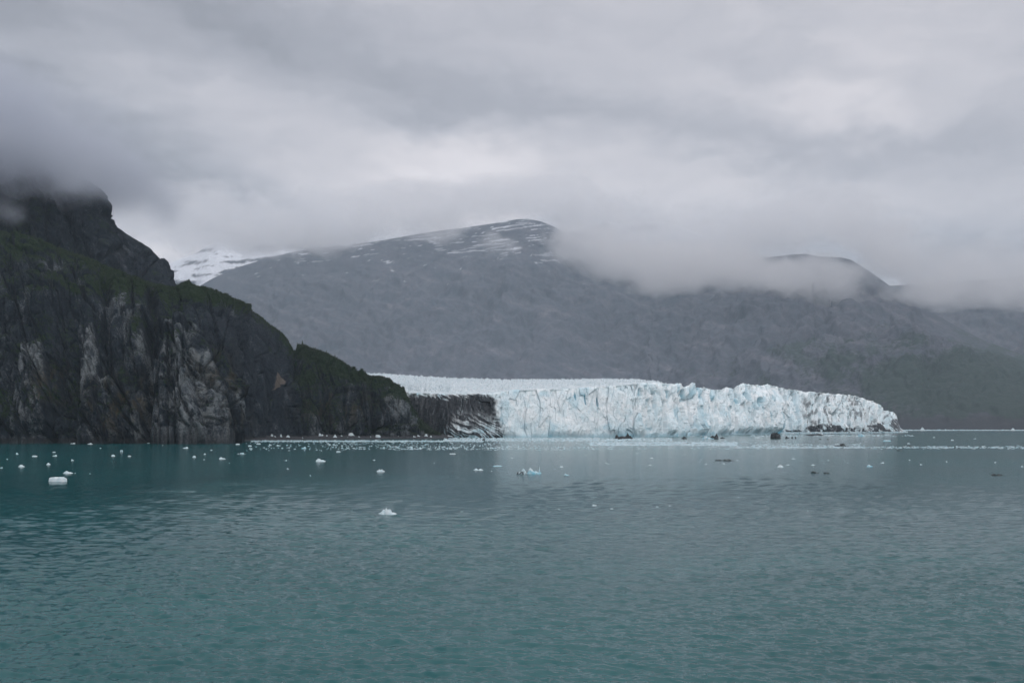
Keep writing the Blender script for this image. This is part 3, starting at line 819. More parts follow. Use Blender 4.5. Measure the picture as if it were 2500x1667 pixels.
def cloud_mat(name, blobs, noise_scale, amp, thr, soft, dens, colr, base=None, wisp=0.0, aniso=0.2, step=1.0):
    """low cloud: density from world-space puffs (px, py, distance, half sizes px/px/metres, weight) broken up by noise"""
    m, g = new_mat(name)
    p = g.n('ShaderNodeTexCoord').outputs['Object']
    f = None
    warp = g.noise(p, noise_scale * 0.6, 3, 0.5, out='Color')
    pw = g.n('ShaderNodeVectorMath', {0: p, 1: g.n('ShaderNodeVectorMath', {0: g.n('ShaderNodeVectorMath', {0: warp, 1: (0.5, 0.5, 0.5)}, operation='SUBTRACT').outputs[0],
             'Scale': wisp}, operation='SCALE').outputs[0]}, operation='ADD').outputs[0]
    for (px, py, Yc, sx, sz, sy, wgt) in blobs:
        c = ((px - 1250) / F * Yc, Yc, hgt(py, Yc))
        q = g.n('ShaderNodeVectorMath', {0: pw, 1: c}, operation='SUBTRACT').outputs[0]
        q = g.scale(q, (F / sx / Yc, 1.0 / sy, F / sz / Yc))
        r = g.n('ShaderNodeVectorMath', {0: q, 1: q}, operation='DOT_PRODUCT').outputs['Value']
        e = g.m('MULTIPLY', g.m('EXPONENT', g.m('MULTIPLY', r, -1.0)), wgt)
        f = e if f is None else g.m('ADD', f, e)
    if base is not None:
        # a sheet of cloud that follows the ridge: lower edge and thickness vary along it
        (xa, xb, pts, thick, ys, sy) = base
        ss = g.n('ShaderNodeSeparateXYZ', {0: pw}).outputs
        azt = g.m('DIVIDE', ss[0], ss[1])
        tt = g.m('DIVIDE', g.m('SUBTRACT', ss[2], CH), ss[1])
        xn = g.n('ShaderNodeMapRange', {'Value': azt, 'From Min': (xa - 1250) / F, 'From Max': (xb - 1250) / F}).outputs[0]
        fc = g.nt.nodes.new('ShaderNodeFloatCurve')
        g.nt.links.new(xn, fc.inputs['Value'])
        cv = fc.mapping.curves[0]
        pts = [((x - xa) / (xb - xa), (y - 400) / 500.0) for x, y in pts]
        cv.points[0].location = pts[0]; cv.points[1].location = pts[-1]
        for q in pts[1:-1]: cv.points.new(*q)
        fc.mapping.update()
        bz = g.m('DIVIDE', g.m('SUBTRACT', HZ - 400, g.m('MULTIPLY', fc.outputs[0], 500.0)), F)     # tangent of the lower edge
        up = g.m('MULTIPLY', g.m('SUBTRACT', tt, bz), F)                                              # above the edge, in px
        e1 = g.mapr(up, -46.0, 40.0)
        e2 = g.mapr(up, thick * 1.5, thick * 0.4)
        yc = g.n('ShaderNodeMapRange', {'Value': azt, 'From Min': 0.02, 'From Max': 0.43, 'To Min': ys[0], 'To Max': ys[1]}).outputs[0]
        dy = g.m('DIVIDE', g.m('SUBTRACT', ss[1], yc), sy)
        e3 = g.m('EXPONENT', g.m('MULTIPLY', g.m('MULTIPLY', dy, dy), -1.0))
        e = g.m('MULTIPLY', g.m('MULTIPLY', e1, e2), g.m('MULTIPLY', e3, 1.0))
        f = e if f is None else g.m('ADD', f, e)
    n1 = g.noise(g.scale(p, (1, 1, 1.5)), noise_scale, 5, 0.58, 0.3)
    f = g.m('ADD', f, g.m('MULTIPLY', g.m('SUBTRACT', n1, 0.5), amp))
    dn = g.m('MULTIPLY', g.mapr(f, thr, thr + soft), dens)
    v = g.n('ShaderNodeVolumePrincipled', {'Color': (*colr, 1), 'Density': dn, 'Anisotropy': aniso})
    m.cycles.volume_step_rate = step
    g.nt.links.new(v.outputs[0], g.n('ShaderNodeOutputMaterial').inputs['Volume'])
    return m


mc = cloud_mat('summit_cloud', [(-250, 360, 1600, 230, 170, 330, 1.3), (60, 420, 1600, 150, 58, 330, 1.1), (215, 400, 1600, 80, 75, 260, .9), (60, 300, 1600, 240, 90, 330, 1.2),
                                (10, 485, 1420, 55, 30, 120, .55), (-120, 500, 1420, 90, 40, 140, .7), (330, 440, 1750, 130, 45, 200, .55), (150, 452, 1440, 90, 26, 90, .6), (225, 436, 1500, 50, 34, 100, .6)],
               0.0105, 2.0, 0.34, 0.9, 0.011, (0.72, 0.76, 0.83), wisp=130, aniso=0.25, step=0.5)
mk_obj('low_cloud', box('low_cloud', -1750, -350, 1150, 2150, 190, 820), mc, kind='stuff', label='dark grey cloud wrapped round the summit of the left mountain')
mc = cloud_mat('ridge_cloud', [(1530, 630, 8900, 150, 34, 600, 1.2), (1690, 655, 8800, 150, 44, 600, 1.4), (1440, 585, 9400, 90, 36, 600, 1.0), (1840, 672, 8300, 110, 30, 550, 1.2), (1960, 662, 7900, 75, 28, 450, 1.15),
                               (2045, 690, 7500, 58, 46, 420, 1.35), (1905, 690, 8000, 60, 34, 420, 1.0), (1640, 690, 8600, 60, 30, 420, 1.0), (2230, 720, 7600, 80, 30, 420, .9), (1370, 590, 9800, 60, 40, 420, .9), (2140, 650, 7900, 60, 40, 420, .9), (1210, 600, 10000, 60, 28, 400, .95), (1090, 580, 10400, 50, 24, 400, .9), (700, 590, 11000, 170, 20, 500, .8), (455, 600, 11300, 40, 40, 400, .8)],
               0.0034, 1.7, 0.34, 0.7, 0.0030, (0.99, 0.993, 1.0), wisp=420, aniso=0.75, step=0.32,
               base=(300, 2700, [(300, 575), (430, 575), (520, 590), (640, 622), (800, 608), (900, 594), (1010, 572), (1120, 556), (1200, 534), (1290, 520), (1370, 550), (1450, 600), (1550, 645),
                                 (1700, 660), (1850, 622), (1960, 606), (2060, 606), (2150, 650), (2230, 705), (2320, 745), (2500, 756), (2700, 760)], 170, (11000, 7800), 560))
mk_obj('low_cloud', box('low_cloud', -4700, 5300, 6700, 12700, 900, 2700), mc, kind='stuff', label='pale cloud bank hanging along the long ridge behind the glacier')

# ------------------------------------------------------------------ beach
def beach_z(px, Y):
    yf = np.interp(px, [560, 600, 700, 850, 1000, 1092, 1110], [1095, 1165, 1262, 1318, 1354, 1386, 1400])
    k = np.clip((Y - yf) / 55.0, -0.2, 1.6)
    fade = np.interp(px, [560, 600, 640, 1060, 1105], [0.15, .5, 1, 1, .2])
    return k * 5.2 * fade


def build_beach():
    px = np.linspace(560, 1108, 420)
    K, PX = np.meshgrid(np.linspace(-0.12, 1.6, 60), px, indexing='ij')
    yf = np.interp(PX, [560, 600, 700, 850, 1000, 1092, 1110], [1095, 1165, 1262, 1318, 1354, 1386, 1400])
    Y = yf + K * 55
    X = (PX - 1250) / F * Y
    z = beach_z(PX, Y) + (0.5 * fbm(X / 9, Y / 9, 0 * X, 3, 700) + 0.8 * np.maximum(fbm(X / 2.6, Y / 2.6, 0 * X, 2, 701), 0) * sst(0, .2, K)) * np.interp(PX, [560, 640], [.2, 1])
    P = np.stack([X, Y, z], -1)
    mk_obj('beach', grid_mesh('beach', P, None, False), M_gravel, kind='structure', label='narrow dark gravel beach at the foot of the headland')


# ------------------------------------------------------------------ floating and stranded ice
def lump_mesh(name, W, H, D, peaks, seed, kind='white', rough=0.16, rings=7, seg=20, flat=0.0):
    """an irregular piece of ice: closed, faceted, its top following the given peaks (x -1..1, half width, height 0..1)"""
    r = np.random.default_rng(seed)
    R = np.concatenate([[0], np.linspace(0.22, 1.0, rings)])
    th = np.linspace(0, 2 * math.pi, seg, endpoint=False)
    V = []
    ph = r.uniform(0, 6.28, 4)
    out = 1 + 0.10 * np.sin(2 * th + ph[0]) + 0.08 * np.sin(3 * th + ph[1]) + 0.06 * r.normal(size=seg)
    for i, q in enumerate(R):
        for j, t in enumerate(th):
            if i == 0 and j > 0: break
            jr = q * out[j]
            x, y = jr * math.cos(t), jr * math.sin(t)
            e = max(1 - q ** (3.0 + 5 * flat), 0) ** 0.55
            h = 0.16
            for (px_, pw_, ph_) in peaks:
                dd = abs(x - px_) / pw_
                h = max(h, ph_ * max(0, 1 - dd ** (1.3 + 4 * flat)))
            z = H * h * e * (1 + rough * r.normal() * (0.4 if flat else 1.0))
            V.append((x * W / 2 * (1 + 0.03 * r.normal()), y * D / 2, max(z, 0.02 * H) if q < 1 else 0.0))
    nv = len(V)
    Fc = []
    for j in range(seg): Fc.append((0, 1 + j, 1 + (j + 1) % seg))
    for i in range(rings - 1):
        b0, b1 = 1 + i * seg, 1 + (i + 1) * seg
        for j in range(seg):
            k = (j + 1) % seg
            if (i + j) % 2: Fc += [(b0 + j, b1 + j, b1 + k), (b0 + j, b1 + k, b0 + k)]
            else: Fc += [(b0 + j, b1 + j, b0 + k), (b0 + k, b1 + j, b1 + k)]
    # keel below the waterline
    last = 1 + (rings - 1) * seg
    for j in range(seg):
        x, y, z = V[last + j]
        V.append((x * 0.8, y * 0.8, -0.5 * H - 0.1))
    for j in range(seg):
        k = (j + 1) % seg
        Fc += [(last + j, nv + j, nv + k), (last + j, nv + k, last + k)]
    V.append((0, 0, -0.6 * H - 0.1))
    for j in range(seg): Fc.append((nv + j, nv + seg, nv + (j + 1) % seg))
    V = np.array(V)
    n = fbm(V[:, 0] / W * 6 + seed, V[:, 1] / W * 6, V[:, 2] / max(H, .01) * 2, 2, 3)
    if kind == 'blue': dirt, blue = 0 * n, np.clip(0.55 + 0.9 * n - 0.5 * sst(.5, 1., V[:, 2] / H), 0, 1)
    elif kind == 'mixed': dirt, blue = np.clip(0.5 + 1.0 * n + 0.4 * sst(.6, .1, V[:, 2] / H), 0, 1), 0.2 + 0 * n
    elif kind == 'dark': dirt, blue = 0 * n, 0 * n
    else: dirt, blue = 0 * n, np.clip(0.06 + 0.25 * n, 0, 1)
    return raw_mesh(name, V, np.array(Fc), {'dirt': dirt, 'blue': blue}, False)


PK = {'hump': [(0.0, 1.0, 1.0)], 'left': [(-.45, .7, 1.0), (.3, .9, .45)], 'right': [(.45, .6, 1.0), (-.3, .9, .40)],
      'twin': [(-.5, .42, 1.0), (.45, .5, .7)], 'crown': [(-.7, .2, .6), (-.3, .3, .85), (.05, .22, .7), (.35, .25, 1.0), (.75, .25, .5)],
      'slab': [(0, 1.6, .85), (-.9, .25, 1.1)], 'flat': [(0, 1.3, .9)], 'spire': [(0, .45, 1.0)], 'cup': [(-.75, .35, 1.0), (.45, .35, .8), (.75, .3, .55), (0, 1.0, .4)],
      'block': [(-.3, 1.4, 1.0), (.5, .8, .8)], 'wedge': [(-.2, .9, .5), (.6, .5, 1.0)], 'heap': [(-.38, .28, .8), (-.08, .2, 1.0), (.12, .2, .75), (.3, .18, .9), (.7, .5, .32), (-.8, .3, .25)], 'row': [(-.9, .12, .8), (-.55, .12, .6), (0, .3, .8), (.35, .3, 1.0), (.85, .12, .3)]}
SEED = [100]


def floe(px, py, w, h, peak, kind, label=None, group=None, cat='ice floe', name='ice_floe', z=0.0, Y=None, scale_d=0.7, parent=None, rough=0.16):
    SEED[0] += 1
    Y = wY(py) if Y is None else Y
    if parent is None and h < 10: w, h = w * 0.92, h * 0.78
    W = w / F * Y; H = h / F * Y
    hi = w >= 20
    fl = 0.8 if peak in ('slab', 'block', 'flat') else 0.0
    me = lump_mesh(name, W, H, W * scale_d if w < 60 else W * 0.4, PK[peak], SEED[0], kind, rough, 9 if hi else 5, 30 if hi else 12, fl)
    mat = M_dice if kind == 'dark' else M_floe
    o = mk_obj(name, me, mat, parent=parent, label=label, cat=cat if not parent else None, group=group)
    o.location = ((px - 1250) / F * Y, Y, z)
    o.rotation_euler = (0, 0, random.uniform(-0.12, 0.12))
    return o


NEAR = 'white floes drifting on open water'
FL = [
    (142, 1175, 40, 12, 'slab', 'white', 'flat topped white slab of ice, largest floe at the left'),
    (167, 1155, 24, 7, 'left', 'white', 'white floe with a small peak just behind the flat topped slab'),
    (52, 1139, 17, 6, 'hump', 'white', 'low domed white floe left of and behind the flat topped slab'),
    (118, 1134, 11, 5, 'hump', 'white', 'rounded white floe between the cliff and the flat topped slab'),
    (177, 1124, 8, 4, 'left', 'white', 'tiny peaked white floe right of the rounded floe near the cliff'),
    (84, 1114, 14, 3, 'flat', 'white', 'thin flat white floe, left one of the pair below the left cliff'),
    (134, 1113, 14, 4, 'right', 'white', 'thin white floe raised at its right end below the left cliff'),
    (132, 1104, 8, 2, 'flat', 'white', 'tiny flat white floe directly behind the floe raised at its right'),
    (42, 1108, 8, 4, 'left', 'white', 'small jagged white floe under the far left cliff'),
    (178, 1083, 14, 3, 'right', 'white', 'first white floe from the left hugging the cliff waterline'),
    (219, 1084, 13, 4, 'right', 'white', 'second white floe from the left hugging the cliff waterline'),
    (265, 1082, 7, 2, 'flat', 'white', 'third tiny floe from the left at the cliff waterline'),
    (362, 1082, 7, 2, 'flat', 'white', 'tiny white floe at the waterline under the pale rock pillar'),
    (276, 1113, 12, 4, 'hump', 'white', 'white floe left of the grey bergy bit below the dark gully'),
    (297, 1104, 9, 7, 'block', 'mixed', 'small upright grey and white bergy bit below the dark gully'),
    (316, 1114, 8, 3, 'flat', 'white', 'white floe right of the grey bergy bit below the dark gully'),
    (453, 1094, 16, 5, 'right', 'white', 'white floe with a raised right end below the pale rock pillar'),
    (474, 1116, 11, 5, 'hump', 'white', 'small white mound of ice left of the pointed low floe'),
    (543, 1120, 18, 5, 'left', 'white', 'pointed low white floe in front of the spur'),
    (589, 1108, 25, 4, 'row', 'mixed', 'broken floe of dark and clear ice in front of the spur'),
    (612, 1096, 10, 3, 'flat', 'mixed', 'small muddy floe behind the white floe near the beach start'),
    (610, 1089, 11, 3, 'flat', 'white', 'white floe just above the small muddy floe'),
    (580, 1085, 12, 3, 'flat', 'white', 'white floe at the left end of the bright ice line'),
    (631, 1084, 13, 3, 'flat', 'white', 'flat white floe right of the left end of the bright ice line'),
    (660, 1087, 8, 5, 'twin', 'white', 'small two humped white floe below the bright ice line'),
    (680, 1088, 13, 3, 'left', 'white', 'low white floe right of the two humped floe'),
    (741, 1095, 14, 7, 'right', 'blue', 'clear glassy bergy bit below the headland beach'),
    (783, 1126, 28, 9, 'left', 'white', 'bright white peaked floe standing alone left of centre'),
    (929, 1151, 22, 8, 'crown', 'white', 'white floe with a row of small pinnacles like a crown'),
    (826, 1103, 12, 3, 'flat', 'white', 'small flat white floe behind and right of the lone peaked floe'),
    (945, 1254, 48, 13, 'heap', 'white', 'nearest white floe, a ragged heap with a trailing flat tail'),
    (1168, 1147, 26, 5, 'twin', 'white', 'low white floe with small humps left of the blue and black berg'),
    (1215, 1138, 22, 3, 'flat', 'blue', 'thin pale flat floe behind and left of the blue and black berg'),
    (1371, 1140, 10, 3, 'flat', 'white', 'little white floe to the right of the blue and black berg'),
    (1383, 1160, 14, 6, 'left', 'blue', 'small blue green floe right of the blue and black berg'),
    (1105, 1108, 17, 2, 'flat', 'white', 'long thin white floe at the lower edge of the brash ice'),
    (1452, 1234, 15, 4, 'left', 'white', 'small white floe nearest the viewer right of centre'),
    (1494, 1242, 9, 2, 'flat', 'white', 'tiny flat floe lower right of the small near white floe'),
    (1128, 1250, 9, 3, 'flat', 'mixed', 'small speckled black and white floe right of the nearest heap'),
    (1905, 1140, 20, 6, 'hump', 'white', 'rounded white floe below the long black floe on the right'),
    (2124, 1139, 18, 7, 'left', 'blue', 'pale blue pointed floe between the two near black floes on the right'),
    (2100, 1065, 22, 11, 'spire', 'blue', 'small pale blue peaked berg in front of the right end of the glacier'),
    (2166, 1077, 20, 4, 'flat', 'blue', 'flat pale floe below the right tip of the glacier'),
    (1180, 1076, 10, 10, 'right', 'dark', 'black fin shaped bergy bit in front of the debris covered ice'),
    (1522, 1071, 48, 15, 'cup', 'dark', 'large dark and white striped berg with two raised ends by the ice front'),
    (1670, 1071, 19, 7, 'hump', 'dark', 'dark domed bergy bit close to the middle of the ice front'),
    (1764, 1070, 17, 4, 'hump', 'dark', 'low dark bergy bit with white rim right of the wedge shaped berg'),
    (1893, 1070, 26, 13, 'block', 'dark', 'square black block of ice where the glacier front steps back'),
    (1922, 1070, 12, 8, 'left', 'dark', 'black jagged bergy bit just right of the square black block'),
    (1934, 1070, 6, 6, 'hump', 'dark', 'small black lump, second in the row right of the square block'),
    (1942, 1070, 4, 6, 'hump', 'dark', 'smallest black lump at the right end of the row by the square block'),
    (1986, 1063, 50, 7, 'wedge', 'dark', 'long low dark ridge of ice below the dirty arm of the glacier'),
    (2004, 1059.5, 12, 10, 'spire', 'white', 'small white peak of ice behind the long low dark ridge'),
    (2020, 1073, 9, 3, 'right', 'dark', 'tiny dark floe right of the low dark ridge, above the clustered black floe'),
    (2003, 1072.5, 6, 2, 'flat', 'dark', 'tiny dark floe under the low dark ridge'),
    (2054, 1089, 34, 8, 'row', 'dark', 'ragged cluster of black ice in front of the right end of the glacier'),
    (1771, 1124, 50, 5, 'row', 'dark', 'long thin black floe right of centre'),
    (1990, 1154, 24, 5, 'left', 'dark', 'thin black floe, left half of the nearest black pair at right'),
    (2017, 1155, 20, 4, 'twin', 'dark', 'thin black floe, right half of the nearest black pair at right'),
    (2197, 1100, 18, 3, 'twin', 'dark', 'thin two part dark floe on the right below the pale ice line'),
    (2221, 1089, 12, 3, 'twin', 'dark', 'small dark floe behind the two part dark floe on the right'),
    (2332, 1093, 7, 7, 'left', 'dark', 'upright black bergy bit on the pale ice line at the right'),
    (2342, 1094, 8, 2, 'flat', 'dark', 'flat dark floe touching the upright black bergy bit'),
    (2434, 1160, 36, 5, 'twin', 'dark', 'thin dark floe with two low humps at the far right edge'),
    (1682, 1082, 14, 2, 'flat', 'dark', 'thin dark sliver floating in the slush below the ice front'),
    (1453, 1069.5, 5, 6, 'spire', 'white', 'tiny white spire left of the striped berg'),
    (987, 1102, 6, 3, 'left', 'dark', 'tiny black floe below the brash ice left of centre'),
    (1848, 1069, 13, 3, 'flat', 'white', 'flat white floe left of the square black block'),
    (2325, 1075, 8, 3, 'flat', 'white', 'little white floe behind the upright black bergy bit'),
]
SMALL = [(245, 1094, 6, 1.5), (18, 1121, 4, 2.5), (3, 1142, 8, 3), (183, 1155, 4, 1.5), (220, 1156, 4, 1), (397, 1087, 3, 1.5), (500, 1109, 7, 3), (516, 1099, 5, 2), (498, 1122, 3, 2),
         (644, 1093, 7, 2), (704, 1093, 12, 2), (773, 1098, 6, 2), (785, 1100, 4, 2), (698, 1124, 7, 2), (703, 1144, 6, 2), (758, 1161, 4, 2), (913, 1123, 8, 2), (1200, 1150, 3, 1.5), (720, 1096, 6, 1.5),
         (1591, 1119, 9, 3), (1587, 1136, 8, 2), (1480, 1131, 7, 2), (1486, 1133, 7, 2), (1672, 1110, 8, 2), (1768, 1132, 8, 2.5), (1723, 1133, 8, 2), (1711, 1122, 5, 2), (1708, 1128, 5, 2), (1800, 1124, 10, 1.5),
         (1923, 1135, 10, 2), (1938, 1120, 12, 2), (1985, 1135, 12, 2), (2022, 1124, 4, 2), (2012, 1131, 4, 1.5), (2218, 1083, 10, 2), (2154, 1130, 11, 3), (2249, 1134, 8, 2), (2221, 1123, 5, 2),
         (2311, 1127, 5, 2), (2429, 1129, 7, 2), (2496, 1139, 7, 2.5), (1091, 1255, 4, 1.2), (1605, 1237, 6, 2.5), (1635, 1235, 5, 2.5), (1365, 1243, 4, 1.5), (1803, 1214, 5, 2), (1972, 1247, 4, 1.5),
         (1402, 1244, 4, 1), (2070, 1130, 5, 1.5), (560, 1130, 3, 1), (1060, 1130, 3, 1), (1250, 1118, 6, 1.5), (1430, 1112, 7, 1.5), (1555, 1107, 7, 1.5), (2380, 1071, 8, 1.5), (2280, 1068, 7, 1.5), (2100, 1082, 8, 1.5)]


def build_ice():
    for (px, py, w, h, pk, kd, lb) in FL:
        big = h >= 6 and w <= 60
        floe(px, py, w, h, pk, kd, lb, group='dark debris laden floes' if kd == 'dark' else 'pieces of ice afloat in the bay', cat='iceberg' if w * h > 250 else 'ice floe',
             name='iceberg' if w * h > 250 else 'ice_floe')
    for (px, py, w, h) in SMALL:
        floe(px, py, w, h, random.choice(['hump', 'flat', 'left', 'right']), 'white', ('tiny white floe, a speck on the water under the left cliff' if px < 600 else 'tiny white floe, a speck on open water at right' if px > 1700 else 'tiny white floe, a speck on the water in mid channel') if py < 1200 else 'tiny white speck of ice nearest the viewer', group='specks of white ice on open water')
    # tail of the nearest heap belongs to it; the blue and black berg has two joined blocks
    Y = wY(1156)
    root = mk_obj('iceberg', None, label='blue and black iceberg in mid channel, dark block at left and blue humps at right', cat='iceberg', group='pieces of ice afloat in the bay')
    root.location = ((1290 - 1250) / F * Y, Y, 0)
    for (px, w, h, pk, kd, nm) in [(1272, 30, 12, 'right', 'mixed', 'dirty_block'), (1302, 34, 13, 'left', 'blue', 'blue_block'), (1317, 11, 14, 'spire', 'blue', 'pinnacle')]:
        o = floe(px, 1156, w, h, pk, kd, parent=root, name=nm, cat=None)
        o.location = ((px - 1290) / F * Y, 0.0, 0)
    Y = wY(1071)
    root = mk_obj('iceberg', None, label='berg with a tilted black wedge on a pale base before the glacier centre', cat='iceberg', group='pieces of ice afloat in the bay')
    root.location = ((1738 - 1250) / F * Y, Y, 0)
    for (px, w, h, pk, kd, nm) in [(1742, 26, 13, 'wedge', 'dark', 'dark_wedge'), (1730, 30, 6, 'left', 'blue', 'pale_base')]:
        o = floe(px, 1071, w, h, pk, kd, parent=root, name=nm, cat=None)
        o.location = ((px - 1738) / F * Y, 0.0, 0)
    # stranded blocks on the beach
    ST = [(664, 1065, 7, 7), (672, 1066, 5, 4), (678, 1063, 7, 5), (686, 1066, 7, 8), (703, 1067, 13, 6), (712, 1064, 4, 4), (739, 1069, 4, 3), (781, 1064, 7, 8), (787, 1064, 6, 5), (798, 1065, 6, 5),
          (818, 1067, 11, 7), (834, 1064, 5, 4), (860, 1063, 20, 8), (884, 1062, 14, 5), (896, 1062, 12, 4), (877, 1067, 7, 4), (923, 1067, 16, 7), (934, 1062, 9, 5), (944, 1063, 8, 5), (953, 1064, 5, 3), (962, 1063, 6, 3),
          (995, 1061, 6, 7), (1012, 1067, 9, 5), (1022, 1065, 8, 6), (1040, 1065, 12, 7), (1052, 1067, 7, 5), (1098, 1065, 18, 4), (850, 1068, 5, 3), (905, 1067, 6, 3), (972, 1066, 4, 3)]
    for i, (px, py, w, h) in enumerate(ST):
        # walk up the beach until this row is met
        best = None
        yf = np.interp(px, [560, 600, 700, 850, 1000, 1092, 1110], [1095, 1165, 1262, 1318, 1354, 1386, 1400])
        for Yt in np.linspace(yf, yf + 70, 60):
            pyt = HZ - (beach_z(px, Yt) - CH) * F / Yt
            if best is None or abs(pyt - py) < best[0]: best = (abs(pyt - py), Yt)
        Yt = best[1]
        lb = {860: 'broad white ice block, largest of those stranded on the dark beach', 923: 'white ice block near the waterline in mid beach', 703: 'wide low ice block in the left cluster on the beach',
              1040: 'bluish white ice block at the right end of the beach', 818: 'boxy white ice block alone between the beach clusters'}.get(px, 'small white ice block in the left cluster on the dark beach' if px < 750 else 'small white ice block on the middle of the dark beach' if px < 930 else 'small white ice block on the right end of the dark beach')
        floe(px, py, w, h, random.choice(['hump', 'block', 'left']), 'white', lb, group='ice blocks stranded on the beach', cat='ice block', name='ice_block', z=float(beach_z(px, Yt)) - 0.1, Y=Yt)
    for (px, w, h, lb) in [(2252, 14, 9, 'rounded white block on the far shore ice line at right'), (2473, 14, 7, 'white and blue block on the far shore ice line at the right edge')]:
        floe(px, 1050.5, w, h, 'hump', 'white', lb, group='blocks on the far shore', cat='ice block', name='ice_block', z=0.0, Y=3060)


def chips(name, pts, label, mat):
    """thousands of little floating chips as one body: pts = rows of x, y, half length, half depth, height"""
    r = np.random.default_rng(5)
    n = len(pts); k = 5
    pts = np.array(pts)
    ang = np.linspace(0, 2 * math.pi, k, endpoint=False)[None, :] + r.uniform(0, 6.28, (n, 1)) + r.normal(size=(n, k)) * .2
    rad = r.uniform(0.6, 1.1, (n, k))
    bx = pts[:, 0:1] + np.cos(ang) * rad * pts[:, 2:3]; by = pts[:, 1:2] + np.sin(ang) * rad * pts[:, 3:4]
    tx = pts[:, 0:1] + np.cos(ang) * rad * pts[:, 2:3] * 0.72; ty = pts[:, 1:2] + np.sin(ang) * rad * pts[:, 3:4] * 0.72
    tz = pts[:, 4:5] * r.uniform(0.55, 1.2, (n, k))
    V = np.concatenate([np.stack([bx, by, bx * 0 - 0.25], -1), np.stack([tx, ty, tz], -1), np.stack([pts[:, 0], pts[:, 1], pts[:, 4] * 1.15], -1)[:, None, :]], 1)
    base = np.arange(n)[:, None] * (2 * k + 1)
    Fs = []
    for j in range(k):
        j2 = (j + 1) % k
        Fs += [np.concatenate([base + j, base + j2, base + k + j2], 1), np.concatenate([base + j, base + k + j2, base + k + j], 1), np.concatenate([base + k + j, base + k + j2, base + 2 * k], 1)]
    Fc = np.concatenate(Fs, 0)
    V = V.reshape(-1, 3)
    me = raw_mesh(name, V, Fc, {'dirt': np.repeat(r.choice([0, .12, .4], n, p=[.7, .2, .1]), 2 * k + 1), 'blue': np.repeat(r.uniform(0.05, 0.45, n), 2 * k + 1)}, False)
    mk_obj(name, me, mat, kind='stuff', label=label)


def build_brash():
    r = np.random.default_rng(17)
    pts = []
    def add(n, x0, x1, y0, y1, w, h, clump=None, gaussy=False):
        px = r.uniform(x0, x1, n * 4)
        py = r.normal((y0 + y1) / 2, (y1 - y0) / 2, n * 4) if gaussy else r.uniform(y0, y1, n * 4)
        if clump is not None:
            v = fbm(px / 40, py / 2.6, 0 * px, 3, 800)
            ok = v > r.uniform(-0.6, 0.9, n * 4) + clump
            px, py = px[ok], py[ok]
        px, py = px[:n], py[:n]
        Y = wY(py)
        ww = r.uniform(*w, len(px)) * (0.5 + r.random(len(px)) ** 2)
        hh = r.uniform(*h, len(px))
        for q in zip((px - 1250) / F * Y, Y, ww / 2 / F * Y, ww / 2 / F * Y * r.uniform(1.0, 2.5, len(px)), hh / F * Y): pts.append(q)
    add(1250, 800, 1950, 1075, 1097, (2, 7), (.5, 1.3), clump=0.0)
    add(400, 960, 1500, 1090, 1099, (2, 8), (.5, 1.2), clump=0.0)
    add(2600, 1085, 1640, 1069.0, 1077, (3, 9), (.3, 1.0))
    add(2600, 1440, 1800, 1079, 1088, (3, 10), (.3, .9), clump=-0.5)
    add(1500, 612, 1180, 1076.2, 1078.0, (2, 5), (.8, 1.8), gaussy=True)
    add(900, 1780, 2600, 1090.5, 1093.5, (3, 9), (.4, 1.1), gaussy=True)
    add(500, 1780, 2100, 1084, 1094, (3, 8), (.4, 1.1), clump=0.0)
    add(90, 600, 900, 1080, 1100, (2, 6), (.5, 1.3))
    add(500, 1100, 2230, 1061, 1066, (2, 8), (.4, 1.4), clump=0.2)
    # a few pieces so near the ice foot that they must stay in front of it
    P_ = []
    for q in pts:
        pxx = q[0] / q[1] * F + 1250
        if pxx > 860 and q[1] > np.interp(pxx, [p[0] for p in G_BASE], [p[1] for p in G_BASE]) - 2 and pxx < 2215: continue
        P_.append(q)
    chips('brash_ice', P_, 'thin scatter of small white brash ice on the water before the glacier', M_floe)
    pts = []
    n = 1000
    px = r.uniform(2205, 2700, n); Y = r.uniform(3060, 3260, n)
    for x, y in zip(px, Y):
        w_ = r.uniform(2, 8) * 1.25; pts.append(((x - 1250) / F * y, y, w_ / 2 * 1.2, w_, r.uniform(.3, 1.7) * (1 + (r.random() < .04) * 1.0)))
    n = 350
    px = r.uniform(1905, 2215, n)
    Yb = np.interp(px, [p[0] for p in G_BASE], [p[1] for p in G_BASE])
    for x, y in zip(px, Yb): y = y - r.uniform(3, 30); pts.append(((x - 1250) / F * y, y, r.uniform(1, 4), r.uniform(1, 4), r.uniform(.5, 3.0)))
    chips('shore_ice', pts, 'white rubble of grounded ice along the far right shoreline', M_floe)


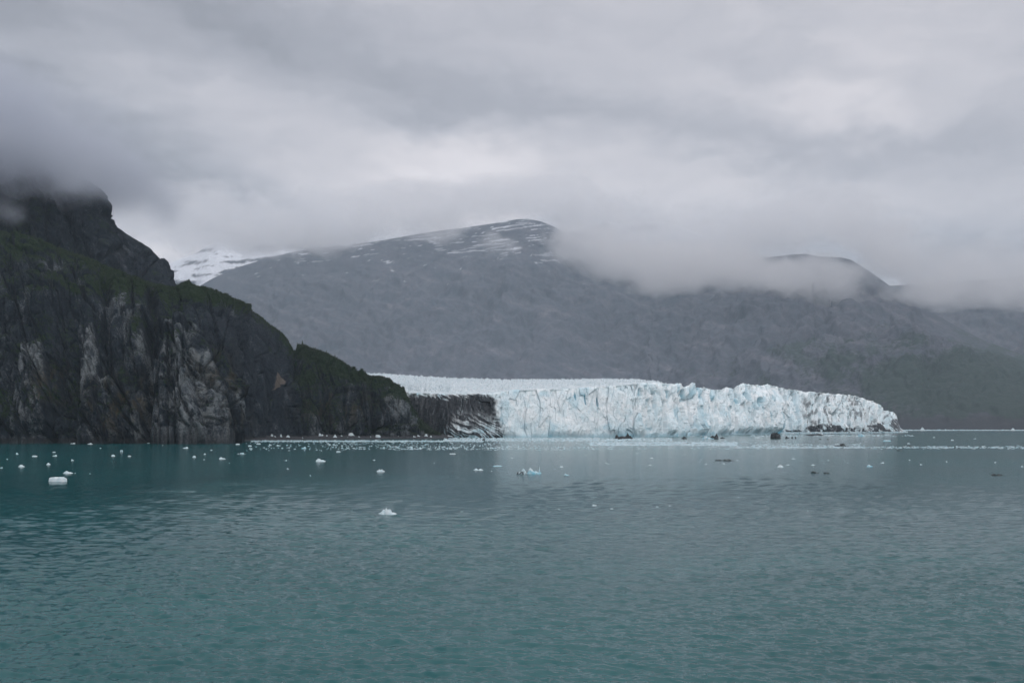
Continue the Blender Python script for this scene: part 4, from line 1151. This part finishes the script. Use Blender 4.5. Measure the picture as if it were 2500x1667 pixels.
# ------------------------------------------------------------------ trees and shrubs
def spruce(x, y, z, h, label, group):
    root = mk_obj('spruce_tree', None, label=label, cat='tree', group=group)
    root.location = (x, y, z)
    r = random.Random(int(x * 7 + h * 13))
    V, Fc = [], []
    for i in range(6):
        t = i / 6 * 2 * math.pi
        V += [(0.02 * h * math.cos(t), 0.02 * h * math.sin(t), -0.6), (0.004 * h * math.cos(t), 0.004 * h * math.sin(t), h * 0.97)]
    for i in range(6):
        j = (i + 1) % 6
        Fc.append((2 * i, 2 * j, 2 * j + 1, 2 * i + 1))
    mk_obj('trunk', raw_mesh('trunk', np.array(V), np.array(Fc)), M_bark, parent=root)
    V, Fc = [], []
    nl = 11
    for L in range(nl):
        f = L / (nl - 1)
        zc = h * (0.10 + 0.86 * f)
        rad = h * (0.235 * (1 - f) ** 0.8 + 0.02)
        nb = 11 - int(5 * f)
        off = r.uniform(0, 6.28)
        for b in range(nb):
            a = off + b / nb * 2 * math.pi + r.uniform(-.25, .25)
            q = rad * r.uniform(0.6, 1.2)
            dr = q * r.uniform(0.25, 0.6)
            ca, sa = math.cos(a), math.sin(a)
            k = len(V)
            wd = q * 0.34
            V += [(0, 0, zc + 0.05 * h), (q * .6 * ca - wd * sa, q * .6 * sa + wd * ca, zc - dr * .5), (q * ca, q * sa, zc - dr), (q * .6 * ca + wd * sa, q * .6 * sa - wd * ca, zc - dr * .5), (q * .5 * ca, q * .5 * sa, zc - dr * .9 - .03 * h)]
            Fc += [(k, k + 1, k + 2), (k, k + 2, k + 3), (k, k + 4, k + 1), (k, k + 3, k + 4), (k + 1, k + 4, k + 2), (k + 2, k + 4, k + 3)]
    mk_obj('crown', raw_mesh('crown', np.array(V), np.array(Fc)), M_spruce, parent=root)


def build_plants(CL):
    P, veg, T, PX, N = CL
    nr0 = int(np.argmax(T[:, 0] >= 0.9999))
    ridge = P[nr0]; rpx = PX[nr0]
    TR = [(739, 13, 'tallest spruce on the headland crest, just right of the notch'), (797, 8, 'small spruce on the headland crest left of the pale green one'),
          (817, 9, 'slender spruce on the headland crest, third tall one from the notch'), (862, 6, 'low spruce on the headland crest nearest the glacier'),
          (608, 7, 'lone small spruce on the high crest of the dark cliff'), (467, 6, 'small spruce in the saddle beside the upper mountain')]
    for (px, hp, lb) in TR:
        j = int(np.argmin(np.abs(rpx - px))); q = ridge[j]
        spruce(q[0], q[1] - 1.0, q[2] - 0.4, hp / F * q[1], lb, 'spruces on the cliff crest')
    for px, hp in [(745, 5), (752, 4), (758, 5), (762, 4), (768, 5), (774, 4), (803, 4), (810, 5), (823, 4), (840, 3.5), (870, 4), (600, 4), (618, 4), (630, 3.5), (652, 3.5), (455, 4), (490, 3.5), (520, 3), (575, 3.5), (790, 3.5), (731, 4)]:
        j = int(np.argmin(np.abs(rpx - px))); q = ridge[j]
        spruce(q[0], q[1] - 1.0, q[2] - 0.4, hp / F * q[1], 'stunted little spruce among shrubs on the headland crest' if px > 725 else 'stunted little spruce on the long crest of the dark cliff', 'stunted spruces on the crest')
    r = np.random.default_rng(23)
    m = (veg > 0.52) & (T > 0.02) & (T <= 1.02) & (PX > -40)
    idx = np.argwhere(m)
    wgt = 1.0 + 3.0 * (T[m] > 0.93)
    wgt = wgt * np.clip(PX[m] / 1200 + .5, .3, 2)
    sel = idx[r.choice(len(idx), 15000, replace=True, p=wgt / wgt.sum())]
    c = P[sel[:, 0], sel[:, 1]] + N[sel[:, 0], sel[:, 1]] * 0.2
    n = len(c); k = 8
    size = r.uniform(0.35, 1.25, n) * (0.8 + 0.5 * r.random(n))
    ctr = c[:, None, :] + r.normal(size=(n, k, 3)) * size[:, None, None] * np.array([0.7, 0.7, 0.45])
    ctr[..., 2] = np.maximum(ctr[..., 2], c[:, None, 2] - 0.4)
    tri = ctr[:, :, None, :] + r.normal(size=(n, k, 3, 3)) * size[:, None, None, None] * 0.42
    V = tri.reshape(-1, 3)
    Fc = np.arange(len(V)).reshape(-1, 3)
    mk_obj('shrubs', raw_mesh('shrubs', V, Fc), M_leaf, kind='stuff', label='low green alder shrubs and moss clinging to the cliff benches and crest')


build_beach()
build_ice()
build_brash()
build_plants(CL)
